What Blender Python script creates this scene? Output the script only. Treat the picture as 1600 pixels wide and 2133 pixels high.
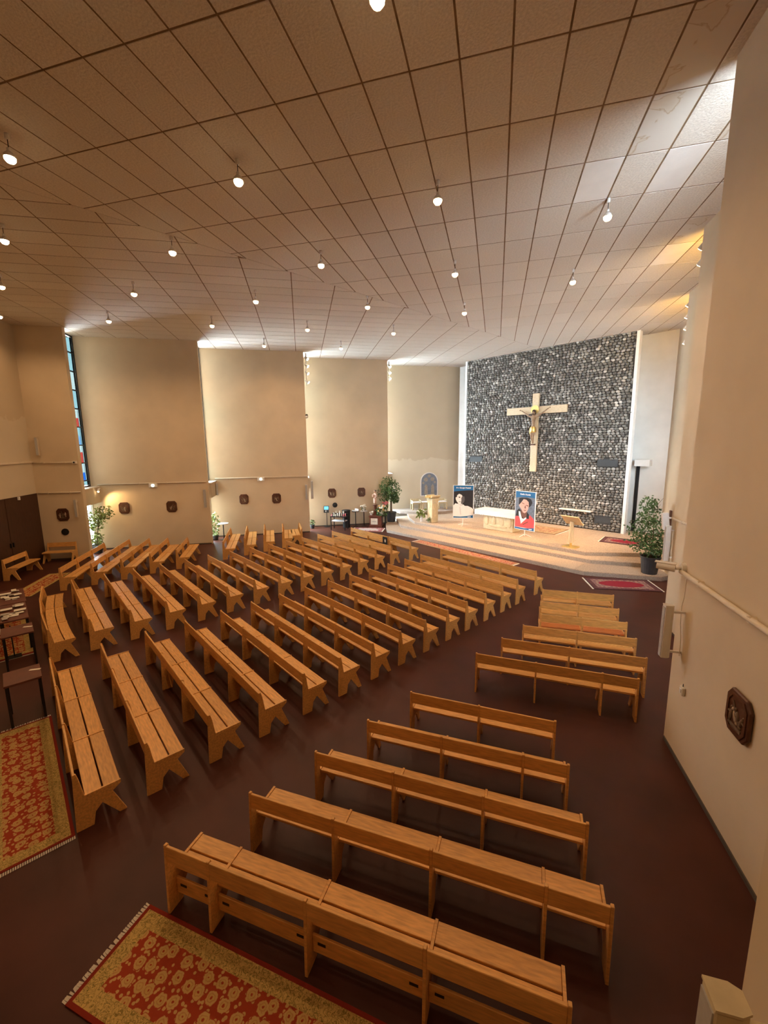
import bpy, math, random
from mathutils import Vector, Matrix
import numpy as np

# ------------------------------------------------------------------ scene, camera, world, exposure
for o in list(bpy.data.objects): bpy.data.objects.remove(o)
scene = bpy.context.scene
COL = scene.collection
# church frame: X = to the right when facing the altar, Y = towards the altar wall (y = 0), Z = up.
CAM_POS = Vector((10.29, -20.124, 4.5))
AX = math.radians(43.0); PITCH = math.radians(9.289); ROLL = math.radians(0.6277)
def _w2c(w):   # levelled camera heading frame -> church frame
    u = w[0]*math.cos(AX)+w[1]*math.sin(AX); v = w[0]*math.sin(AX)-w[1]*math.cos(AX)
    return Vector((v, u, w[2]))
_F = Vector((0, math.cos(PITCH), -math.sin(PITCH))); _R0 = Vector((1, 0, 0)); _D0 = _F.cross(_R0)
_R = _R0*math.cos(ROLL)+_D0*math.sin(ROLL); _D = _D0*math.cos(ROLL)-_R0*math.sin(ROLL)
_r, _u, _b = _w2c(_R), _w2c(-_D), _w2c(-_F)
cd = bpy.data.cameras.new('camera'); cam = bpy.data.objects.new('camera', cd); COL.objects.link(cam)
cam.matrix_world = Matrix(((_r.x, _u.x, _b.x, CAM_POS.x), (_r.y, _u.y, _b.y, CAM_POS.y), (_r.z, _u.z, _b.z, CAM_POS.z), (0, 0, 0, 1)))
cd.sensor_fit = 'VERTICAL'; cd.sensor_height = 36.0; cd.lens = 865*36/2133; cd.clip_start = 0.05; cd.clip_end = 200
scene.camera = cam

world = bpy.data.worlds.new('sky'); scene.world = world; world.use_nodes = True
bg = world.node_tree.nodes['Background']
bg.inputs[0].default_value = (0.88, 0.94, 1.0, 1); bg.inputs[1].default_value = 50.0

LAMP_W = 80.0          # each pendant
SPOT_W = 620.0         # each altar spotlight
WARM = (1.0, 0.61, 0.31)
SPOTC = (1.0, 0.60, 0.25)
vs = scene.view_settings
vs.view_transform = 'Standard'; vs.look = 'None'; vs.gamma = 1; vs.use_curve_mapping = False
vs.exposure = 0.22
cy = scene.cycles
cy.max_bounces = 5; cy.diffuse_bounces = 4; cy.glossy_bounces = 2; cy.adaptive_threshold = 0.05; cy.use_light_tree = False; cy.transmission_bounces = 2; cy.transparent_max_bounces = 8
cy.caustics_reflective = False; cy.caustics_refractive = False; cy.sample_clamp_indirect = 4.0

rnd = random.Random(7)
# ------------------------------------------------------------------ helpers
def V(u, v, z=0.0): return Vector((v, u, z))

def link(o, parent=None):
    COL.objects.link(o)
    if parent is not None: o.parent = parent
    return o
def tag(o, label=None, cat=None, group=None, kind=None):
    if label: o['label'] = label
    if cat: o['category'] = cat
    if group: o['group'] = group
    if kind: o['kind'] = kind
    return o
def thing(name, label, cat, loc=(0, 0, 0), rz=0.0, group=None):
    o = bpy.data.objects.new(name, None); link(o); o.empty_display_size = 0.2
    o.location = loc; o.rotation_euler = (0, 0, rz)
    return tag(o, label, cat, group)

class MB:
    def __init__(s): s.v = []; s.f = []
    def add(s, vs_, fs, M=None):
        n = len(s.v)
        for p in vs_:
            p = Vector(p)
            if M is not None: p = M @ p
            s.v.append(tuple(p))
        for f in fs: s.f.append(tuple(i+n for i in f))
        return s
    def box(s, x0, x1, y0, y1, z0, z1, M=None):
        return s.add([(x0,y0,z0),(x1,y0,z0),(x1,y1,z0),(x0,y1,z0),(x0,y0,z1),(x1,y0,z1),(x1,y1,z1),(x0,y1,z1)],
                     [(3,2,1,0),(4,5,6,7),(0,1,5,4),(1,2,6,5),(2,3,7,6),(3,0,4,7)], M)
    def prism(s, poly, h0, h1, M=None):      # poly in xy (ccw), extruded along z
        n = len(poly)
        vs_ = [(p[0], p[1], h0) for p in poly]+[(p[0], p[1], h1) for p in poly]
        fs = [tuple(range(n-1, -1, -1)), tuple(range(n, 2*n))]+[(i, (i+1) % n, n+(i+1) % n, n+i) for i in range(n)]
        return s.add(vs_, fs, M)
    def side(s, poly, x0, x1, M=None):       # poly in (y, z), extruded along x
        n = len(poly)
        vs_ = [(x0, p[0], p[1]) for p in poly]+[(x1, p[0], p[1]) for p in poly]
        fs = [tuple(range(n-1, -1, -1)), tuple(range(n, 2*n))]+[(i, (i+1) % n, n+(i+1) % n, n+i) for i in range(n)]
        return s.add(vs_, fs, M)
    def tube(s, p0, p1, r0, r1=None, n=10, caps=True):
        r1 = r0 if r1 is None else r1
        p0 = Vector(p0); p1 = Vector(p1); d = (p1-p0).normalized()
        a = d.orthogonal().normalized(); b = d.cross(a)
        vs_ = []
        for p, r in ((p0, r0), (p1, r1)):
            for i in range(n):
                t = 2*math.pi*i/n; vs_.append(p+(a*math.cos(t)+b*math.sin(t))*r)
        fs = [(i, (i+1) % n, n+(i+1) % n, n+i) for i in range(n)]
        if caps: fs += [tuple(range(n-1, -1, -1)), tuple(range(n, 2*n))]
        return s.add(vs_, fs)
    def lathe(s, prof, n=16, c=(0, 0, 0)):
        vs_ = []; k = len(prof)
        for r, z in prof:
            for i in range(n):
                t = 2*math.pi*i/n; vs_.append((c[0]+r*math.cos(t), c[1]+r*math.sin(t), c[2]+z))
        fs = [(j*n+i, j*n+(i+1) % n, (j+1)*n+(i+1) % n, (j+1)*n+i) for j in range(k-1) for i in range(n)]
        fs += [tuple(range(n-1, -1, -1)), tuple((k-1)*n+i for i in range(n))]
        return s.add(vs_, fs)
    def ball(s, c, rx, ry=None, rz=None, n=10, m=6):
        ry = ry or rx; rz = rz or rx
        vs_ = [(c[0], c[1], c[2]-rz)]
        for j in range(1, m):
            ph = -math.pi/2+math.pi*j/m
            for i in range(n):
                t = 2*math.pi*i/n
                vs_.append((c[0]+rx*math.cos(ph)*math.cos(t), c[1]+ry*math.cos(ph)*math.sin(t), c[2]+rz*math.sin(ph)))
        vs_.append((c[0], c[1], c[2]+rz)); e = len(vs_)-1
        fs = [(0, 1+(i+1) % n, 1+i) for i in range(n)]
        for j in range(m-2):
            for i in range(n):
                a = 1+j*n+i; b = 1+j*n+(i+1) % n
                fs.append((a, b, b+n, a+n))
        q = 1+(m-2)*n
        fs += [(q+i, q+(i+1) % n, e) for i in range(n)]
        return s.add(vs_, fs)
    def mesh(s, name):
        me = bpy.data.meshes.new(name); me.from_pydata(s.v, [], s.f); me.update(); return me
    def build(s, name, mat, parent=None, smooth=False, bevel=0.0):
        me = s.mesh(name); o = bpy.data.objects.new(name, me); me.materials.append(mat)
        if smooth:
            for p in me.polygons: p.use_smooth = True
        link(o, parent)
        if bevel:
            b = o.modifiers.new('bevel', 'BEVEL'); b.width = bevel; b.segments = 1; b.limit_method = 'ANGLE'
        return o

# ------------------------------------------------------------------ materials
def node(nt, typ, **kw):
    n = nt.nodes.new(typ)
    for k, v in kw.items():
        if k.startswith('i_'): n.inputs[int(k[2:])].default_value = v
        else: setattr(n, k, v)
    return n
def mat_new(name, rough=0.6, spec=0.4, metal=0.0):
    m = bpy.data.materials.new(name); m.use_nodes = True
    b = m.node_tree.nodes['Principled BSDF']
    b.inputs['Roughness'].default_value = rough; b.inputs['Metallic'].default_value = metal
    b.inputs['Specular IOR Level'].default_value = spec
    return m, m.node_tree, b
def ramp(nt, src, stops):
    r = node(nt, 'ShaderNodeValToRGB'); e = r.color_ramp.elements
    while len(e) < len(stops): e.new(0.5)
    for el, (p, c) in zip(e, stops): el.position = p; el.color = (*c, 1)
    nt.links.new(src, r.inputs[0]); return r.outputs[0]
def simple(name, c, var=0.12, scale=6.0, rough=0.6, spec=0.4, metal=0.0, bump=0.0, bscale=80.0, stretch=(1, 1, 1), objvar=0.0):
    m, nt, b = mat_new(name, rough, spec, metal)
    tc = node(nt, 'ShaderNodeTexCoord'); mp = node(nt, 'ShaderNodeMapping'); mp.inputs['Scale'].default_value = stretch
    nt.links.new(tc.outputs['Object'], mp.inputs[0])
    nz = node(nt, 'ShaderNodeTexNoise'); nz.inputs['Scale'].default_value = scale; nz.inputs['Detail'].default_value = 4
    nt.links.new(mp.outputs[0], nz.inputs['Vector'])
    lo = tuple(x*(1-var) for x in c); hi = tuple(min(1, x*(1+var)) for x in c)
    col = ramp(nt, nz.outputs[0], [(0.3, lo), (0.7, hi)])
    if objvar:
        oi = node(nt, 'ShaderNodeObjectInfo'); hs = node(nt, 'ShaderNodeHueSaturation')
        mr = node(nt, 'ShaderNodeMapRange'); mr.inputs[3].default_value = 1-objvar; mr.inputs[4].default_value = 1+objvar
        nt.links.new(oi.outputs['Random'], mr.inputs[0]); nt.links.new(mr.outputs[0], hs.inputs['Value'])
        nt.links.new(col, hs.inputs['Color']); col = hs.outputs[0]
    nt.links.new(col, b.inputs['Base Color'])
    if bump:
        n2 = node(nt, 'ShaderNodeTexNoise'); n2.inputs['Scale'].default_value = bscale; n2.inputs['Detail'].default_value = 3
        nt.links.new(tc.outputs['Object'], n2.inputs['Vector'])
        bp = node(nt, 'ShaderNodeBump'); bp.inputs['Strength'].default_value = bump; bp.inputs['Distance'].default_value = 0.01
        nt.links.new(n2.outputs[0], bp.inputs['Height']); nt.links.new(bp.outputs[0], b.inputs['Normal'])
    return m
def emis(name, c, s):
    m, nt, b = mat_new(name)
    b.inputs['Base Color'].default_value = (*c, 1)
    b.inputs['Emission Color'].default_value = (*c, 1); b.inputs['Emission Strength'].default_value = s
    return m
def glass(name, c, gloss=0.06):
    m = bpy.data.materials.new(name); m.use_nodes = True; nt = m.node_tree; nt.nodes.clear()
    o = node(nt, 'ShaderNodeOutputMaterial'); t = node(nt, 'ShaderNodeBsdfTransparent'); t.inputs[0].default_value = (*c, 1)
    g = node(nt, 'ShaderNodeBsdfGlossy'); g.inputs['Roughness'].default_value = 0.1
    mx = node(nt, 'ShaderNodeMixShader'); mx.inputs[0].default_value = gloss
    nt.links.new(t.outputs[0], mx.inputs[1]); nt.links.new(g.outputs[0], mx.inputs[2]); nt.links.new(mx.outputs[0], o.inputs[0])
    return m

M = {}
M['wall'] = simple('painted_plaster', (0.67, 0.56, 0.415), 0.07, 0.8, 0.85, 0.2)
M['wall_white'] = simple('white_plaster', (0.78, 0.77, 0.74), 0.05, 1.5, 0.8, 0.2)
M['trim_white'] = simple('white_paint', (0.80, 0.79, 0.76), 0.05, 5, 0.5)
M['lintel'] = simple('sand_plaster', (0.58, 0.50, 0.38), 0.07, 2, 0.85, 0.2)
M['tile'] = simple('ceiling_tile', (0.76, 0.715, 0.655), 0.10, 34, 0.95, 0.1, bump=0.9, bscale=30, objvar=0.05)
M['tile_white'] = simple('ceiling_tile_new', (0.90, 0.88, 0.85), 0.03, 3, 0.95, 0.1, bump=0.2, bscale=38)
M['joint'] = simple('tile_joint', (0.235, 0.16, 0.095), 0.3, 4, 0.9, 0.1)
M['floor'] = simple('dark_lino', (0.066, 0.0195, 0.0125), 0.22, 1.2, 0.42, 0.22)
M['base'] = simple('grey_baseboard', (0.09, 0.075, 0.065), 0.1, 5, 0.6)
M['mortar'] = simple('dark_mortar', (0.055, 0.052, 0.05), 0.3, 20, 0.9, 0.1)
M['slab'] = simple('pink_granite', (0.52, 0.39, 0.29), 0.30, 28, 0.42, 0.35, objvar=0.06)
M['slab_edge'] = simple('grey_granite', (0.38, 0.315, 0.27), 0.35, 45, 0.5, 0.3)
M['wood'] = simple('varnished_beech', (0.68, 0.365, 0.115), 0.2, 5, 0.34, 0.4, stretch=(1.2, 9, 9), objvar=0.10)
M['wood_red'] = simple('reddish_beech', (0.60, 0.20, 0.06), 0.2, 5, 0.34, 0.4, stretch=(1.2, 9, 9))
M['wood_dark'] = simple('dark_brown_wood', (0.055, 0.022, 0.012), 0.3, 4, 0.45, 0.4, stretch=(8, 8, 1))
M['wood_table'] = simple('dark_red_laminate', (0.135, 0.045, 0.03), 0.2, 5, 0.35, 0.4)
M['plaque'] = simple('carved_dark_wood', (0.085, 0.03, 0.014), 0.3, 9, 0.4, 0.5)
M['relief'] = simple('relief_ivory', (0.42, 0.33, 0.25), 0.3, 14, 0.5, 0.4)
M['relief_dark'] = simple('relief_bronze', (0.13, 0.085, 0.05), 0.3, 14, 0.5, 0.4)
M['black'] = simple('black_metal', (0.012, 0.012, 0.013), 0.2, 5, 0.45)
M['pot'] = simple('dark_grey_plastic', (0.035, 0.036, 0.042), 0.15, 5, 0.5)
M['soil'] = simple('soil', (0.03, 0.02, 0.013), 0.4, 20, 0.95, 0.1)
M['white'] = simple('white_plastic', (0.80, 0.81, 0.82), 0.04, 5, 0.4)
M['grille'] = simple('grey_grille', (0.45, 0.45, 0.46), 0.1, 40, 0.5)
M['vent'] = simple('vent_grey', (0.055, 0.06, 0.065), 0.1, 30, 0.6)
M['lime'] = simple('pale_limestone', (0.66, 0.57, 0.38), 0.12, 7, 0.75, 0.2, bump=0.1, bscale=30)
M['pale_wood'] = simple('pale_oak', (0.66, 0.50, 0.30), 0.12, 5, 0.5, stretch=(9, 9, 1))
M['cross'] = simple('cross_oak', (0.60, 0.47, 0.31), 0.14, 5, 0.55, stretch=(2, 9, 9))
M['cloth'] = simple('white_linen', (0.86, 0.86, 0.88), 0.04, 30, 0.8, 0.2)
M['gold'] = simple('gilding', (0.83, 0.60, 0.22), 0.1, 12, 0.3, 0.5, metal=0.65)
M['bronze'] = simple('painted_skin', (0.30, 0.195, 0.12), 0.2, 10, 0.5)
M['hair'] = simple('dark_hair', (0.05, 0.03, 0.02), 0.2, 20, 0.6)
M['leaf'] = simple('fig_leaf', (0.060, 0.125, 0.035), 0.55, 3, 0.42, 0.4)
M['leaf_light'] = simple('pale_leaf', (0.20, 0.27, 0.07), 0.45, 3, 0.42, 0.4)
M['bark'] = simple('bark', (0.11, 0.075, 0.045), 0.3, 20, 0.9, 0.1)
M['petal_white'] = simple('white_petal', (0.82, 0.80, 0.72), 0.1, 10, 0.6)
M['petal_pink'] = simple('pink_petal', (0.80, 0.25, 0.32), 0.2, 10, 0.6)
M['petal_orange'] = simple('orange_petal', (0.80, 0.42, 0.12), 0.3, 10, 0.6)
M['paper'] = simple('paper', (0.78, 0.74, 0.66), 0.08, 20, 0.7)
M['paper_grey'] = simple('printed_paper', (0.45, 0.42, 0.40), 0.35, 60, 0.7)
M['robe'] = simple('painted_robe', (0.62, 0.42, 0.33), 0.2, 10, 0.6)
M['skin'] = simple('painted_face', (0.66, 0.45, 0.34), 0.1, 10, 0.5)
M['pipe'] = simple('cream_pipe', (0.72, 0.64, 0.52), 0.05, 6, 0.45)
M['steel'] = simple('lead_bar', (0.02, 0.022, 0.025), 0.1, 6, 0.5)
M['glass_clear'] = glass('clear_glass', (0.86, 0.93, 0.95))
GL = [glass('glass_%s' % n, c) for n, c in (('pale', (0.92, 0.94, 0.94)), ('aqua', (0.80, 0.91, 0.94)), ('frost', (0.95, 0.95, 0.94)),
      ('blue', (0.018, 0.062, 0.125)), ('red', (0.115, 0.04, 0.035)), ('sky', (0.065, 0.098, 0.125)), ('darkened_aqua', (0.085, 0.116, 0.119)), ('darkened_frost', (0.112, 0.129, 0.126)), ('dimmed_cool', (0.64, 0.68, 0.70)), ('amber', (0.80, 0.58, 0.25)), ('dimmed_neutral', (0.70, 0.70, 0.68)))]
M['bulb'] = emis('lit_bulb', (1.0, 0.74, 0.40), 16.0)
M['spot_lens'] = emis('spot_lens', (1.0, 0.80, 0.45), 40.0)
M['led'] = emis('green_white_led', (0.85, 1.0, 0.80), 4.0)
M['screen'] = emis('blue_screen', (0.10, 0.42, 0.75), 1.2)
M['ink_blue'] = simple('print_blue', (0.012, 0.13, 0.33), 0.08, 3, 0.5)
M['ink_white'] = simple('print_white', (0.84, 0.87, 0.90), 0.03, 5, 0.5)
M['ink_black'] = simple('print_black', (0.016, 0.015, 0.018), 0.2, 5, 0.5)
M['ink_grey'] = simple('print_grey', (0.10, 0.10, 0.11), 0.2, 5, 0.5)
M['ink_lgrey'] = simple('print_light_grey', (0.66, 0.69, 0.73), 0.1, 7, 0.5)
M['ink_sea'] = simple('print_sea', (0.15, 0.19, 0.26), 0.4, 9, 0.5, stretch=(1, 1, 5))
M['ink_skin'] = simple('print_skin', (0.72, 0.42, 0.36), 0.08, 5, 0.5)
M['ink_skin_dark'] = simple('print_skin_dark', (0.16, 0.07, 0.05), 0.2, 5, 0.5)
M['ink_red'] = simple('print_red', (0.78, 0.09, 0.10), 0.08, 5, 0.5)
M['icon_blue'] = simple('icon_blue', (0.17, 0.20, 0.27), 0.2, 5, 0.6)
M['icon_gold'] = simple('icon_ochre', (0.33, 0.29, 0.25), 0.2, 8, 0.6)
M['back_wall'] = M['wall']

# repainted lower patch on one wall: a paint edge with its own ragged outline
def patched_wall(name, zed, lo, hi):
    m, nt, b = mat_new(name, 0.85, 0.2)
    g = node(nt, 'ShaderNodeNewGeometry'); sp = node(nt, 'ShaderNodeSeparateXYZ'); nt.links.new(g.outputs['Position'], sp.inputs[0])
    nz = node(nt, 'ShaderNodeTexNoise'); nz.inputs['Scale'].default_value = 1.6; nz.inputs['Detail'].default_value = 6
    nt.links.new(g.outputs['Position'], nz.inputs['Vector'])
    a = node(nt, 'ShaderNodeMath', operation='MULTIPLY_ADD'); a.inputs[1].default_value = 0.9; nt.links.new(nz.outputs[0], a.inputs[0]); nt.links.new(sp.outputs[2], a.inputs[2])
    mr = node(nt, 'ShaderNodeMapRange'); mr.inputs[1].default_value = zed+0.42; mr.inputs[2].default_value = zed+0.47; nt.links.new(a.outputs[0], mr.inputs[0])
    n2 = node(nt, 'ShaderNodeTexNoise'); n2.inputs['Scale'].default_value = 0.9; nt.links.new(g.outputs['Position'], n2.inputs['Vector'])
    mx = node(nt, 'ShaderNodeMixRGB'); mx.inputs[1].default_value = (*lo, 1); mx.inputs[2].default_value = (*hi, 1); nt.links.new(mr.outputs[0], mx.inputs[0])
    m2 = node(nt, 'ShaderNodeMixRGB', blend_type='MULTIPLY'); m2.inputs[0].default_value = 1.0; nt.links.new(mx.outputs[0], m2.inputs[1])
    nt.links.new(ramp(nt, n2.outputs[0], [(0.3, (0.93, 0.93, 0.93)), (0.7, (1, 1, 1))]), m2.inputs[2])
    nt.links.new(m2.outputs[0], b.inputs['Base Color'])
    return m
M['wall_patch'] = patched_wall('patched_plaster', 3.55, (0.72, 0.655, 0.53), (0.63, 0.55, 0.42))
M['wall_patch2'] = patched_wall('patched_plaster_back', 5.6, (0.66, 0.575, 0.44), (0.60, 0.50, 0.36))

# stained replacement of the tile: water rings with a shape of their own
def stain_mat():
    m, nt, b = mat_new('stained_tile', 0.95, 0.1)
    tc = node(nt, 'ShaderNodeTexCoord'); nz = node(nt, 'ShaderNodeTexNoise'); nz.inputs['Scale'].default_value = 1.7; nz.inputs['Detail'].default_value = 5; nz.inputs['Distortion'].default_value = 0.8
    nt.links.new(tc.outputs['Object'], nz.inputs['Vector'])
    col = ramp(nt, nz.outputs[0], [(0.0, (0.76, 0.715, 0.655)), (0.56, (0.76, 0.715, 0.655)), (0.585, (0.58, 0.47, 0.34)), (0.60, (0.74, 0.68, 0.60)), (0.68, (0.72, 0.64, 0.54)), (1.0, (0.76, 0.715, 0.655))])
    nt.links.new(col, b.inputs['Base Color'])
    return m
M['tile_stain'] = stain_mat()

# carpets: woven pattern in the rug's own coordinates
def rug_mat(name, L, W, edge, border, field, motif, b0=0.035, b1=0.17, vs_=7.5, ivory=(0.55, 0.36, 0.12), medal=False):
    m, nt, b = mat_new(name, 0.95, 0.1)
    tc = node(nt, 'ShaderNodeTexCoord'); sp = node(nt, 'ShaderNodeSeparateXYZ'); nt.links.new(tc.outputs['Object'], sp.inputs[0])
    def math_(op, a, c=None, d=None):
        n = node(nt, 'ShaderNodeMath', operation=op)
        for i, x in enumerate((a, c, d)):
            if x is None: continue
            if isinstance(x, (int, float)): n.inputs[i].default_value = x
            else: nt.links.new(x, n.inputs[i])
        return n.outputs[0]
    x, y = sp.outputs[0], sp.outputs[1]
    dx = math_('MINIMUM', x, math_('SUBTRACT', L, x)); dy = math_('MINIMUM', y, math_('SUBTRACT', W, y)); d = math_('MINIMUM', dx, dy)
    vo = node(nt, 'ShaderNodeTexVoronoi', feature='F1', voronoi_dimensions='2D'); vo.inputs['Scale'].default_value = vs_; vo.inputs['Randomness'].default_value = 0.55
    nt.links.new(tc.outputs['Object'], vo.inputs['Vector'])
    nz = node(nt, 'ShaderNodeTexNoise'); nz.inputs['Scale'].default_value = 34; nz.inputs['Detail'].default_value = 3; nt.links.new(tc.outputs['Object'], nz.inputs['Vector'])
    vd = math_('ADD', vo.outputs['Distance'], math_('MULTIPLY', math_('SUBTRACT', nz.outputs[0], 0.5), 0.30))
    fl = ramp(nt, vd, [(0.0, field), (0.05, field), (0.08, motif), (0.16, ivory), (0.20, tuple((a+c)/2 for a, c in zip(motif, field))), (0.24, motif), (0.34, motif), (0.375, field), (0.55, field)])
    v2 = node(nt, 'ShaderNodeTexVoronoi', feature='F1', voronoi_dimensions='2D'); v2.inputs['Scale'].default_value = vs_*2.4; nt.links.new(tc.outputs['Object'], v2.inputs['Vector'])
    sm = math_('LESS_THAN', math_('ADD', v2.outputs['Distance'], math_('MULTIPLY', nz.outputs[0], 0.35)), 0.42)
    gate = math_('MULTIPLY', sm, math_('GREATER_THAN', vd, 0.40))
    mxa = node(nt, 'ShaderNodeMixRGB'); nt.links.new(gate, mxa.inputs[0]); nt.links.new(fl, mxa.inputs[1]); mxa.inputs[2].default_value = (*motif, 1)
    fcol = mxa.outputs[0]
    if medal:   # oval centre field
        ex = math_('DIVIDE', math_('SUBTRACT', x, L/2), L*0.34); ey = math_('DIVIDE', math_('SUBTRACT', y, W/2), W*0.27)
        q = math_('ADD', math_('MULTIPLY', ex, ex), math_('MULTIPLY', ey, ey)); ins = math_('LESS_THAN', q, 1.0)
        mm = node(nt, 'ShaderNodeMixRGB'); nt.links.new(ins, mm.inputs[0]); nt.links.new(fcol, mm.inputs[1]); mm.inputs[2].default_value = (*medal, 1); fcol = mm.outputs[0]
    n3 = node(nt, 'ShaderNodeTexNoise'); n3.inputs['Scale'].default_value = 24; n3.inputs['Detail'].default_value = 4; n3.inputs['Distortion'].default_value = 1.5; nt.links.new(tc.outputs['Object'], n3.inputs['Vector'])
    bc = ramp(nt, n3.outputs[0], [(0.0, tuple(c*1.15 for c in border)), (0.44, border), (0.50, (border[0]*0.30, border[1]*0.34, border[2]*0.22)), (0.56, border), (0.62, tuple(c*1.2 for c in border)), (0.66, (border[0]*0.5, border[1]*0.5, border[2]*0.35)), (0.70, border)])
    mb = node(nt, 'ShaderNodeMixRGB'); nt.links.new(math_('GREATER_THAN', d, b1), mb.inputs[0]); nt.links.new(bc, mb.inputs[1]); nt.links.new(fcol, mb.inputs[2])
    me_ = node(nt, 'ShaderNodeMixRGB'); nt.links.new(math_('GREATER_THAN', d, b0), me_.inputs[0]); me_.inputs[1].default_value = (*edge, 1); nt.links.new(mb.outputs[0], me_.inputs[2])
    nt.links.new(me_.outputs[0], b.inputs['Base Color'])
    bp = node(nt, 'ShaderNodeBump'); bp.inputs['Strength'].default_value = 0.3; bp.inputs['Distance'].default_value = 0.004
    n4 = node(nt, 'ShaderNodeTexNoise'); n4.inputs['Scale'].default_value = 220; nt.links.new(tc.outputs['Object'], n4.inputs['Vector'])
    nt.links.new(n4.outputs[0], bp.inputs['Height']); nt.links.new(bp.outputs[0], b.inputs['Normal'])
    return m

# ------------------------------------------------------------------ plan of the church
CZ = 9.0
TH = math.radians(32.0); CT, ST = math.cos(TH), math.sin(TH)
AL = {1: (0.95, -5.5), 2: (-3.88, -6.75), 3: (-8.45, -7.89), 4: (-13.1, -9.0), 5: (-17.65, -10.1)}
AR = {1: (0.95, 5.5), 2: (-3.88, 6.75), 3: (-8.45, 7.89), 4: (-13.1, 9.0), 5: (-17.93, 10.28)}
PLEN, PTH, GAP = 4.85, 0.22, 1.48
def panel_pt(side, k, s, off, z):
    """point on a wall panel: s metres back from its altar-side edge, off metres into the room."""
    u, v = (AL if side < 0 else AR)[k]
    return V(u-CT*s-ST*off, v+side*ST*s-side*CT*off, z)
def panel_frame(side, k, s, off, z):
    """matrix with local X along the wall towards the altar, Y into the wall (away from the room), Z up (left) / mirrored on the right."""
    o = panel_pt(side, k, s, off, z)
    d = (panel_pt(side, k, 0, 0, 0)-panel_pt(side, k, 1, 0, 0))
    n = (panel_pt(side, k, 0, 0, 0)-panel_pt(side, k, 0, 1, 0))
    if side > 0: d = -d
    x, y = d, n
    return Matrix(((x.x, y.x, 0, o.x), (x.y, y.y, 0, o.y), (0, 0, 1, o.z), (0, 0, 0, 1)))

# ---- floor
fl = MB().box(-16, 16, -29, 3, -0.2, 0.0).build('floor', M['floor']); tag(fl, 'dark maroon brown smooth church floor', kind='structure')

# ---- ceiling: slab with recessed joints, tiles as pieces
hl = lambda y: 7.72-0.242*y
ceil = MB().prism([(hl(1.3), 1.3), (-hl(1.3), 1.3), (-hl(-18.4), -18.4), (-16, -19.6), (-16, -29), (16, -29), (16, -19.0), (hl(-18.4), -18.4)], CZ+0.006, CZ+0.3).build('ceiling', M['joint']); tag(ceil, 'flat suspended ceiling of large tan tiles meeting at a centre seam', kind='structure')
def clip(poly, a, b, c):   # keep a*x+b*y+c >= 0
    out = []
    for i in range(len(poly)):
        p, q = poly[i], poly[(i+1) % len(poly)]
        dp, dq = a*p[0]+b*p[1]+c, a*q[0]+b*q[1]+c
        if dp >= 0: out.append(p)
        if (dp >= 0) != (dq >= 0):
            t = dp/(dp-dq); out.append((p[0]+(q[0]-p[0])*t, p[1]+(q[1]-p[1])*t))
    return out
TL, TS = 1.22, 0.608
P0, Q0 = -16.73, -1.89
camf = _w2c(_F)
def cam_px(p):
    d = p-CAM_POS; z = -d.dot(_b)
    if z <= 0.05: return None
    return (800+865*d.dot(_r)/z, 1066.5-865*d.dot(_u)/z, d.length)
tiles = []
g = 0.0125
for side in (1, -1):
    for i in range(-14, 20):
        for j in range(-30, 45):
            p0 = P0+(0.15 if side < 0 else 0)+i*TL; q0 = Q0+j*TS
            cs = []
            for pp, qq in ((p0+g, q0+g), (p0+TL-g, q0+g), (p0+TL-g, q0+TS-g), (p0+g, q0+TS-g)):
                u = pp*CT+qq*ST; v = -pp*ST+qq*CT
                cs.append((v, u))
            cs = clip(cs, 1, 0, -0.006)
            if len(cs) < 3: continue
            cs = clip(clip(cs, 0, 1, 25.5), 0, -1, 0.95)
            if len(cs) < 3: continue
            # inside the outer wall line
            cs = clip(cs, -1, -0.242, 7.66)
            if len(cs) < 3: continue
            area = 0.5*abs(sum(cs[n][0]*cs[(n+1) % len(cs)][1]-cs[(n+1) % len(cs)][0]*cs[n][1] for n in range(len(cs))))
            if area < 0.01: continue
            if side < 0: cs = [(-x, y) for x, y in cs][::-1]
            cx = sum(c[0] for c in cs)/len(cs); cy = sum(c[1] for c in cs)/len(cs)
            px = cam_px(Vector((cx, cy, CZ)))
            vis = px and -60 < px[0] < 1660 and -60 < px[1] < 1000
            size = area/(px[2]**2)*abs(CZ-4.5)/px[2] if vis else 0
            tiles.append((size, cs, (cx, cy), px))
tiles.sort(key=lambda t: -t[0])
NEW = [(1250, 375), (1412, 350), (1425, 528)]; STAIN = [(1500, 130), (1380, 300), (1440, 490), (1560, 150)]
def near(px, L, r): return px and any(math.hypot(px[0]-a, px[1]-b) < r for a, b in L)
rest = MB(); nt_ = 0
def tile_geo(mb, cs, c=(0, 0)):
    n = len(cs); ch = 0.004
    cx = sum(p[0] for p in cs)/n; cy = sum(p[1] for p in cs)/n
    top = [(p[0]-c[0], p[1]-c[1], 0.006) for p in cs]; mid = [(p[0]-c[0], p[1]-c[1], ch) for p in cs]
    bot = []
    for p in cs:
        L_ = max(0.05, math.hypot(p[0]-cx, p[1]-cy)); k = 1-ch*1.4/L_
        bot.append((cx+(p[0]-cx)*k-c[0], cy+(p[1]-cy)*k-c[1], 0.0))
    fs = [tuple(range(3*n-1, 2*n-1, -1))]
    for a in range(n):
        b_ = (a+1) % n
        fs.append((a, n+a, n+b_, b_)[::-1]); fs.append((n+a, 2*n+a, 2*n+b_, n+b_)[::-1])
    mb.add(top+mid+bot, fs)
def best_tile(target):
    b = None
    for n_, t in enumerate(tiles):
        if t[3] and t[0] > 0:
            d_ = math.hypot(t[3][0]-target[0], t[3][1]-target[1])
            if b is None or d_ < b[0]: b = (d_, n_)
    return b[1]
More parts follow.
